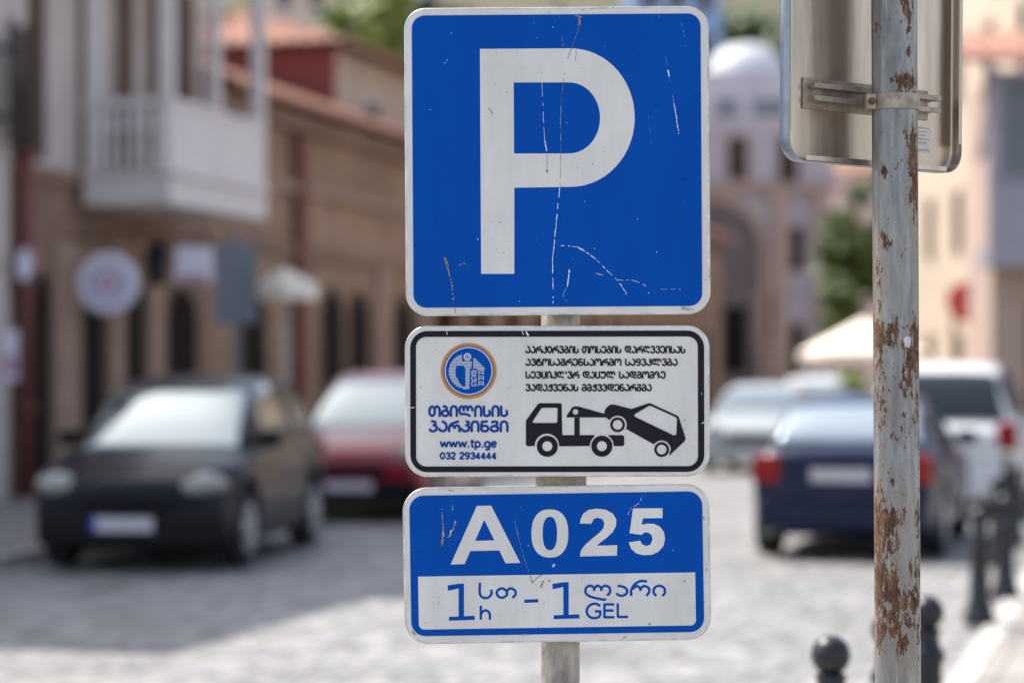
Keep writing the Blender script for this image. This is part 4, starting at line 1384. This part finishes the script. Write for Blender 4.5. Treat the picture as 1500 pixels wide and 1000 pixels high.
def parasol(name, label, loc, r, z_e, z_t, m, legz=0):
    e = empty(name, loc)
    tag(e, label, 'parasol')
    mb = MB(); mb.lathe([(.03, 0), (.03, z_t)], 10); mb.lathe([(.28, 0), (.28, .07), (.05, .1)], 16); mb.build('pole', M['white_wood'], e)
    mb = MB()
    n = 8
    tp = mb.bm.verts.new((0, 0, z_t))
    rim = [mb.bm.verts.new((r * math.cos(2 * math.pi * k / n), r * math.sin(2 * math.pi * k / n), z_e)) for k in range(n)]
    val = [mb.bm.verts.new((r * 1.0 * math.cos(2 * math.pi * k / n), r * 1.0 * math.sin(2 * math.pi * k / n), z_e - .2)) for k in range(n)]
    tp2 = mb.bm.verts.new((0, 0, z_t - .04))
    for k in range(n):
        mb.bm.faces.new((tp, rim[k], rim[(k + 1) % n]))
        mb.bm.faces.new((rim[k], val[k], val[(k + 1) % n], rim[(k + 1) % n]))
        mb.bm.faces.new((tp2, val[(k + 1) % n], val[k]))
    mb.build('canopy', m, e)
    return e
q = at(1266, 0, 50)
parasol('market_parasol', 'cream market parasol open beyond the blue sedan', (q.x, q.y, 0), 1.36, 2.08, 2.80, M['canvas'])
q = at(418, 0, 34)
parasol('cafe_parasol', 'small cream parasol in shade by the long brick house', (q.x, q.y, .12), .46, 2.75, 3.0, M['canvas'])

# round hanging sign and square light box on the balcony house
q = at(158, 415, 30.2)
rs = empty('round_shop_sign', q)
tag(rs, 'round white hanging sign with a lavender ring below the white balcony', 'shop sign')
mb = MB(); mb.lathe([(.36, -.05), (.385, -.03), (.385, .03), (.36, .05)], 40, axis='y'); mb.build('disc', M['white_sign'], rs)
mb = MB(); mb.flat([circ(0, 0, .25, 40), circ(0, 0, .19, 40)], -.053); mb.flat([rrect(-.13, -.07, .13, .07, .03)], -.053, 1); mb.build('print', [M['ring_sign'], M['pink_print']], rs)
mb = MB(); mb.tube([(0, 0, .38), (0, 0, .56), (-1.1, .28, .56)], .018, 8); mb.build('bracket', M['iron'], rs)
q = at(284, 388, 31)
ls = empty('box_sign', q)
tag(ls, 'small white square box sign right of the round sign', 'shop sign')
mb = MB(); mb.box((-.23, -.08, -.23), (.23, .08, .23)); mb.build('box', M['white_sign'], ls, bevel=.02)
mb = MB(); mb.box((-.17, -.084, -.21), (.17, -.0815, -.12)); mb.build('print', M['pink_print'], ls)
mb = MB(); mb.tube([(0, 0, .22), (0, 0, .34), (-.9, .24, .34)], .015, 8); mb.build('bracket', M['iron'], ls)
q = at(231, 385, 31.4)
lt = empty('wall_lantern', q)
tag(lt, 'black iron wall lantern between the round sign and the box sign', 'lantern')
mb = MB(); mb.lathe([(.10, -.30), (.17, .10), (.19, .12), (.05, .28), (.02, .34)], 6, smooth=False); mb.build('body', M['iron'], lt)
mb = MB(); mb.tube([(0, 0, .3), (-.1, .03, .45), (-1.2, .32, .40)], .018, 8); mb.build('bracket', M['iron'], lt)
q = at(36, 388, 28.6)
ov = empty('oval_sign', q)
tag(ov, 'narrow pale oval sign beside the leftmost doorway', 'shop sign')
mb = MB(); mb.lathe([(.17, -.02), (.18, 0), (.17, .02)], 28, axis='y'); o = mb.build('plate', M['white_sign'], ov); o.scale = (.52, 1, 1.08)
mb = MB(); mb.tube([(0, .01, .0), (-.25, .1, .0)], .015, 8); mb.build('bracket', M['iron'], ov)
q = at(15, 520, 28.4)
nb = empty('notice_board', q)
tag(nb, 'small pink and white notice on the drainpipe at left edge', 'notice')
mb = MB(); mb.box((-.09, -.015, -.3), (.09, .015, .3)); mb.build('board', M['white_sign'], nb)
mb = MB(); mb.box((-.07, -.019, -.22), (.07, -.0165, .0)); mb.build('print', M['pink_print'], nb)
# blue-grey panel on a pole
q = at(345, 0, 27)
gp = empty('grey_panel_sign', (q.x, q.y, .12))
tag(gp, 'blue grey rectangular panel on a pole behind the dark car', 'sign post')
mb = MB(); mb.tube([(0, .05, 0), (0, .05, 3.1)], .035, 10); mb.build('pole', M['panel_grey'], gp)
mb = MB(); mb.box((-.24, -.012, 2.06), (.24, .012, 2.95)); mb.build('panel', M['panel_grey'], gp, bevel=.008)
# no entry sign on two legs
M['sign_red'] = mat('sign_red', lin(196, 44, 48), .45, .08, 4)
q = at(1414, 0, 52)
ne = empty('no_entry_sign', (q.x, q.y, 0))
tag(ne, 'red and white road sign on two dark legs before the cream house', 'road sign')
for x in (-.22, .30):
    mb = MB(); mb.tube([(x, .04, 0), (x, .04, 3.0)], .065, 8); mb.build('leg', M['dark_wood'], ne)
mb = MB(); mb.lathe([(.40, -.012), (.40, .012)], 36, axis='y', at=(0, 0, 3.2)); mb.box((-.1, -.01, 2.75), (.36, .012, 2.9)); mb.build('plate', M['sign_red'], ne)
mb = MB(); mb.box((-.22, -.018, 3.14), (.22, -.0135, 3.24)); mb.build('bar', M['pink_print'], ne)

# ---------------------------------------------------------------- cars
M['tyre'] = mat('tyre_rubber', (.018, .018, .019), .85, .2, 12)
M['alloy'] = mat('alloy_wheel', (.48, .48, .5), .35, .1, 6, metal=.7)
M['trim'] = mat('black_car_trim', (.010, .010, .012), .6, .2, 6, spec=.12)
M['plate'] = mat('licence_plate_white', lin(186, 180, 186), .5, .04, 8)
M['plate_blue'] = mat('licence_plate_band', lin(20, 50, 150), .5, .04, 8)
M['lamp_clear'] = mat('headlamp_lens', (.30, .30, .27), .15, .15, 12, spec=.5, metal=.2)
M['lamp_red'] = mat('tail_lamp_lens', (.26, .006, .005), .2, .15, 12, spec=.3)
def glass(name, c):
    m, n, l, p = new_mat(name)
    p.inputs['Base Color'].default_value = (*c, 1)
    p.inputs['Roughness'].default_value = .04
    p.inputs['IOR'].default_value = 2.1
    p.inputs['Metallic'].default_value = 0.0
    p.inputs['Specular Tint'].default_value = (.95, 1, 1, 1)
    tc = n.new('ShaderNodeTexCoord'); nz = n.new('ShaderNodeTexNoise'); nz.inputs['Scale'].default_value = 3
    l.new(tc.outputs['Object'], nz.inputs['Vector'])
    mr = n.new('ShaderNodeMapRange'); mr.inputs['To Min'].default_value = .02; mr.inputs['To Max'].default_value = .12
    l.new(nz.outputs[0], mr.inputs[0]); l.new(mr.outputs[0], p.inputs['Roughness'])
    return m
M['car_glass'] = glass('car_window_glass', (.02, .026, .03))
M['car_glass'].node_tree.nodes['Principled BSDF'].inputs['IOR'].default_value = 1.5
M['screen'] = glass('windscreen_glass_sky_sheen', (.23, .27, .28))  # pale base, made metallic below, puts bright sky reflection into the colour
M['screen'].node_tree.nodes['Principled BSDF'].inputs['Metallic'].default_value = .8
M['rear_screen'] = glass('rear_window_glass_sky_sheen', (.42, .48, .50))  # paler copy of the windscreen: stronger sky reflection set by its base colour
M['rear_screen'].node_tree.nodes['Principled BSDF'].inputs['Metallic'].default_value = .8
def paint(name, c, coat=.5):
    return mat(name, c, .35, .05, 2, metal=.1, coat=coat, spec=.1)

def lerp_tab(tab, t):
    for (a, va), (b, vb) in zip(tab, tab[1:]):
        if t <= b:
            k = (t - a) / (b - a) if b > a else 0
            k = k * k * (3 - 2 * k) * .5 + k * .5
            return va + (vb - va) * k
    return tab[-1][1]

STY = {
 'suv': dict(top=[(0, .88), (.02, .96), (.3, 1.0), (.70, 1.0), (.90, .88), (.97, .76), (1, .60)], gh=(.02, .13, .54, .75), wr=.70),
 'hatch': dict(top=[(0, .88), (.02, .95), (.3, .97), (.70, .96), (.93, .82), (.985, .72), (1, .62)], gh=(.02, .16, .54, .76), wr=.70),
 'sedan': dict(top=[(0, .84), (.02, .95), (.17, .97), (.3, .95), (.70, .92), (.93, .76), (.985, .68), (1, .58)], gh=(.13, .27, .55, .75), wr=.68),
}
def car(name, label, loc, head, L, W, H, pm, style, group, band=True, wheel_r=.32, clear_glass=None):
    st = STY[style]
    e = empty(name, loc, head)
    tag(e, label, 'car', group)
    wx = (L * .5 - .82, -L * .5 + .80)
    hs = 1.0 if style != 'suv' else H / 1.62
    mb = MB()
    NSn = 90
    rings = []
    for i in range(NSn + 1):
        t = i / NSn
        x = -L / 2 + L * t
        wv = W / 2 * lerp_tab([(0, .84), (.02, .91), (.12, .99), (.5, 1.0), (.85, .99), (.96, .92), (1, .80)], t)
        zt = lerp_tab(st['top'], t) * hs
        zbm = .20 + .10 * max(0, (abs(t - .5) - .44) / .06)
        for xc in wx:
            dx = abs(x - xc)
            ra = wheel_r + .06
            if dx < ra:
                zbm = max(zbm, wheel_r + math.sqrt(ra * ra - dx * dx))
        zbm = min(zbm, zt - .06)
        h = zt - zbm
        sec = [(wv * .90, zbm), (wv * .965, zbm + h * .08), (wv * .992, zbm + h * .30), (wv, zbm + h * .55), (wv * .985, zbm + h * .78), (wv * .955, zt - h * .10), (wv * .90, zt - h * .03), (wv * .78, zt + .004), (wv * .45, zt + .02), (0, zt + .026)]
        full = [(-a, b) for a, b in sec[:-1]][::1] + [sec[-1]] + [(a, b) for a, b in sec[:-1]][::-1]
        rings.append([mb.bm.verts.new((x, a, b)) for a, b in full])
    n = len(rings[0])
    for a, b in zip(rings, rings[1:]):
        for k in range(n):
            mb.bm.faces.new((a[k], a[(k + 1) % n], b[(k + 1) % n], b[k])).smooth = True
    mb.bm.faces.new(rings[0]); mb.bm.faces.new(rings[-1][::-1])
    body = mb.build('body', pm, e)
    # cabin: a rounded loft; its glass follows the loft as raised panes
    x = [-L / 2 + L * t for t in st['gh']]
    zbase = lerp_tab(st['top'], .5) * hs - .03
    zf = lerp_tab(st['top'], st['gh'][3]) * hs - .03
    zr_ = lerp_tab(st['top'], st['gh'][0] + .01) * hs - .03
    roofline = spline([(x[0], zr_), (x[0] + (x[1] - x[0]) * .5, zr_ + (H - zr_) * .58), (x[1], H - .10), (x[1] * .7 + x[2] * .3, H - .012), (x[1] * .35 + x[2] * .65, H), (x[2], H - .07), (x[2] * .5 + x[3] * .5, zf + (H - zf) * .52), (x[3], zf)], 7)
    NJ, NV = 24, 6                                  # roof arc cells, side cells
    grid = []
    for (xx, zt) in roofline:
        t = (xx - x[0]) / (x[3] - x[0])
        zb = zr_ + (zf - zr_) * t - .05
        h = max(.02, zt - zb)
        wb = W / 2 * .95 * (1 - .10 * max(0, abs(t - .5) - .3) / .2)
        wtop = wb - (1 - st['wr']) * .62 * (h / (H - zbase)) * W / 2 * 1.35
        zs = zb + h * .90
        side = [(wb + (wtop - wb) * (k / NV) ** 1.3, zb + (zs - zb) * k / NV) for k in range(NV)]
        arc = [(wtop * math.copysign(abs(math.cos(math.pi * k / NJ)) ** .55, math.cos(math.pi * k / NJ)), zs + (zt - zs) * abs(math.sin(math.pi * k / NJ)) ** .75) for k in range(NJ + 1)]
        sec = side + arc + [(-a, b) for a, b in side[::-1]]
        grid.append([Vector((xx, a, b)) for a, b in sec])
    NI = len(grid) - 1
    mb = MB()
    gvs = [[mb.bm.verts.new(p) for p in r_] for r_ in grid]
    for a, b in zip(gvs, gvs[1:]):
        for k in range(len(a) - 1):
            mb.bm.faces.new((a[k], b[k], b[k + 1], a[k + 1])).smooth = True
    mb.build('cabin', pm, e)
    def pane(nm, i0, i1, j0, j1, m, off=.010):
        mb = MB()
        lay = []
        for dd in (off, -.015):
            rows = []
            for i in range(i0, i1 + 1):
                row = []
                for jj in range(j0, j1 + 1):
                    p = grid[i][jj]
                    du = grid[min(NI, i + 1)][jj] - grid[max(0, i - 1)][jj]
                    dv = grid[i][min(len(grid[i]) - 1, jj + 1)] - grid[i][max(0, jj - 1)]
                    nrm = du.cross(dv).normalized()
                    if nrm.dot(p - Vector(((x[0] + x[3]) / 2, 0, zbase))) < 0:
                        nrm = -nrm
                    row.append(mb.bm.verts.new(p + nrm * dd))
                rows.append(row)
            lay.append(rows)
        A, Bq = lay
        for rows in lay:
            for r0, r1 in zip(rows, rows[1:]):
                for k in range(len(r0) - 1):
                    mb.bm.faces.new((r0[k], r1[k], r1[k + 1], r0[k + 1])).smooth = True
        edge = lambda g: [g[0][k] for k in range(len(g[0]))] + [g[i][-1] for i in range(1, len(g))] + [g[-1][k] for k in range(len(g[0]) - 2, -1, -1)] + [g[i][0] for i in range(len(g) - 2, 0, -1)]
        ea, eb = edge(A), edge(Bq)
        for k in range(len(ea)):
            mb.bm.faces.new((ea[k], ea[(k + 1) % len(ea)], eb[(k + 1) % len(ea)], eb[k]))
        return mb.build(nm, m, e)
    iw = 5 * 7                                       # roofline index where the windscreen starts
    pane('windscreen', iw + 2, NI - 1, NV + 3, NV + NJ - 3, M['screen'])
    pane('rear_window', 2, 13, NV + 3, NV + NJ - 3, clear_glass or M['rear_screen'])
    tot = len(grid[0]) - 1
    ia, ib, ic, id_ = 9, 24, 26, NI - 5
    for lo, hi in ((2, NV), (tot - NV, tot - 2)):
        pane('side_window', ia, ib, lo, hi, M['car_glass'])
        pane('side_window', ic, id_, lo, hi, M['car_glass'])
    for xc in wx:
        for sd in (-1, 1):
            mb = MB()
            r = wheel_r
            yo = sd * (W / 2 - .115)
            mb.lathe([(r * .62, -.10), (r * .9, -.105), (r * .985, -.085), (r, -.04), (r, .04), (r * .985, .085), (r * .9, .105), (r * .62, .10)], 32, axis='y', at=(xc, yo, r))
            wh = mb.build('wheel', M['tyre'], e)
            mb = MB()
            mb.lathe([(r * .66, .085 * sd), (r * .64, .112 * sd), (r * .56, .10 * sd), (r * .5, .07 * sd)], 28, axis='y', at=(xc, yo, r))
            for k in range(5):
                a = 2 * math.pi * k / 5 + .3
                ca, sa = math.cos(a), math.sin(a)
                y0, y1 = sorted((yo + .085 * sd, yo + .112 * sd))
                pts = []
                for rr, hw in ((.02, .05), (r * .6, .038)):
                    for s_ in (-1, 1):
                        pts.append((xc + ca * rr - sa * hw * s_, r + sa * rr + ca * hw * s_))
                a0, a1_, b0, b1 = pts
                vs = [mb.bm.verts.new((p[0], yy, p[1])) for yy in (y0, y1) for p in (a0, a1_, b1, b0)]
                for qd in ((0, 1, 2, 3), (4, 5, 6, 7), (0, 1, 5, 4), (1, 2, 6, 5), (2, 3, 7, 6), (3, 0, 4, 7)):
                    mb.bm.faces.new([vs[i] for i in qd])
            mb.build('rim', M['alloy'], wh)
    for sd in (-1, 1):
        mb = MB(); mb.lathe([(.02, -.24), (.17, -.2), (.215, -.05), (.20, .05), (.13, .12), (.01, .15)], 20, axis='x'); hl = mb.build('headlight', M['lamp_clear'], e, loc=(L * .5 - .17, sd * W * .335, .70 * hs)); hl.scale = (1, .92, .56); hl.rotation_euler = (R(12 * sd), 0, R(-28 * sd))
        if style == 'sedan':
            mb = MB(); mb.box((-L * .5 - .012, sd * W * .385 - .125, .66), (-L * .5 + .22, sd * W * .385 + .125, .91)); mb.build('tail_light', M['lamp_red'], e, bevel=.035, seg=3)
        else:
            mb = MB(); mb.box((-L * .5 - .012, sd * W * .40 - .12, .72 * hs), (-L * .5 + .2, sd * W * .40 + .11, 1.0 * hs)); mb.build('tail_light', M['lamp_red'], e, bevel=.04, seg=3)
        mb = MB(); mb.box((x[3] - .42, sd * (W / 2 + .02) - .10 * 1, zbase + .03), (x[3] - .28, sd * (W / 2 + .02) + .10, zbase + .17)); mb.build('mirror', M['trim'] if style != 'sedan' else pm, e, bevel=.04, seg=3)
    mb = MB(); mb.box((L * .5 - .14, -W * .42, .22), (L * .5 + .035, W * .42, .46)); mb.build('front_bumper', M['trim'] if style == 'suv' else pm, e, bevel=.05, seg=3)
    mb = MB(); mb.box((-L * .5 - .05, -W * .43, .26), (-L * .5 + .14, W * .43, .52)); mb.build('rear_bumper', pm, e, bevel=.05, seg=3)
    mb = MB(); mb.box((L * .5 - .1, -W * .22, .50), (L * .5 + .012, W * .22, .64)); mb.build('grille', M['trim'], e, bevel=.02)
    for xx, zz, sg_ in ((L * .5 + .037, .40, 1), (-L * .5 - (.052 if style != 'sedan' else .015), .44 if style != 'sedan' else .74, -1)):
        mb = MB()
        a, b = sorted((xx, xx + .01 * sg_))
        mb.box((a, -.26, zz - .057), (b, .26, zz + .057))
        if band:
            mb.box((min(a, b) - .001, -.262 if sg_ > 0 else .21, zz - .055), (b + .001, -.21 if sg_ > 0 else .262, zz + .055), 1)
        mb.build('licence_plate', [M['plate'], M['plate_blue']], e)
    return e

def heading(slope):
    return math.atan2(1, slope)
HL = 'cars parked along the left kerb'
HR = 'cars parked along the right kerb'
def parked(px, d, slope, L, toward):
    """centre of a car whose visible end (front if it faces us, rear if not) is centred on px at distance d"""
    q = at(px, 0, d)
    u = Vector((slope, 1, 0)).normalized()
    c = Vector((q.x, q.y, 0)) + u * (L / 2)
    h = math.atan2(u.y, u.x) + (math.pi if toward else 0)
    return (c.x, c.y, .004), h
l, h = parked(180, 19.5, .13, 4.2, True)
car('parked_car', 'dark navy car facing us on the left under the balcony house', l, h, 4.2, 1.72, 1.60, paint('dark_navy_paint', (.003, .004, .009), .22), 'suv', HL)
l, h = parked(512, 26.2, .15, 4.3, True)
car('parked_car', 'red car half hidden behind the parking panels', l, h, 4.3, 1.78, 1.66, paint('dark_red_paint', (.24, .014, .028), .8), 'suv', HL, band=False)
l, h = parked(1232, 20.8, .26, 4.4, False)
car('parked_car', 'dark blue sedan seen from behind, partly covered by rusty post', l, h, 4.4, 1.68, 1.43, paint('navy_blue_paint', (.004, .010, .038), .4), 'sedan', HR, band=False)
l, h = parked(1371, 26.6, .26, 4.5, False)
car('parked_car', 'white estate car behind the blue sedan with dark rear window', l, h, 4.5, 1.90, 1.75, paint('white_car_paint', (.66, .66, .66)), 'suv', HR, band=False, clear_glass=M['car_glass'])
l, h = parked(1098, 39, .22, 4.3, True)
car('parked_car', 'silver grey car beside right edge of the tow-away panel', l, h, 4.3, 1.75, 1.46, paint('silver_paint', (.36, .38, .38)), 'hatch', 'cars far down the street', band=False)
l, h = parked(1180, 45, .25, 4.6, True)
car('parked_car', 'white hatchback far down the street above the blue sedan roof', l, h, 4.6, 1.8, 1.60, paint('pale_white_paint', (.62, .62, .63)), 'suv', 'cars far down the street', band=False)
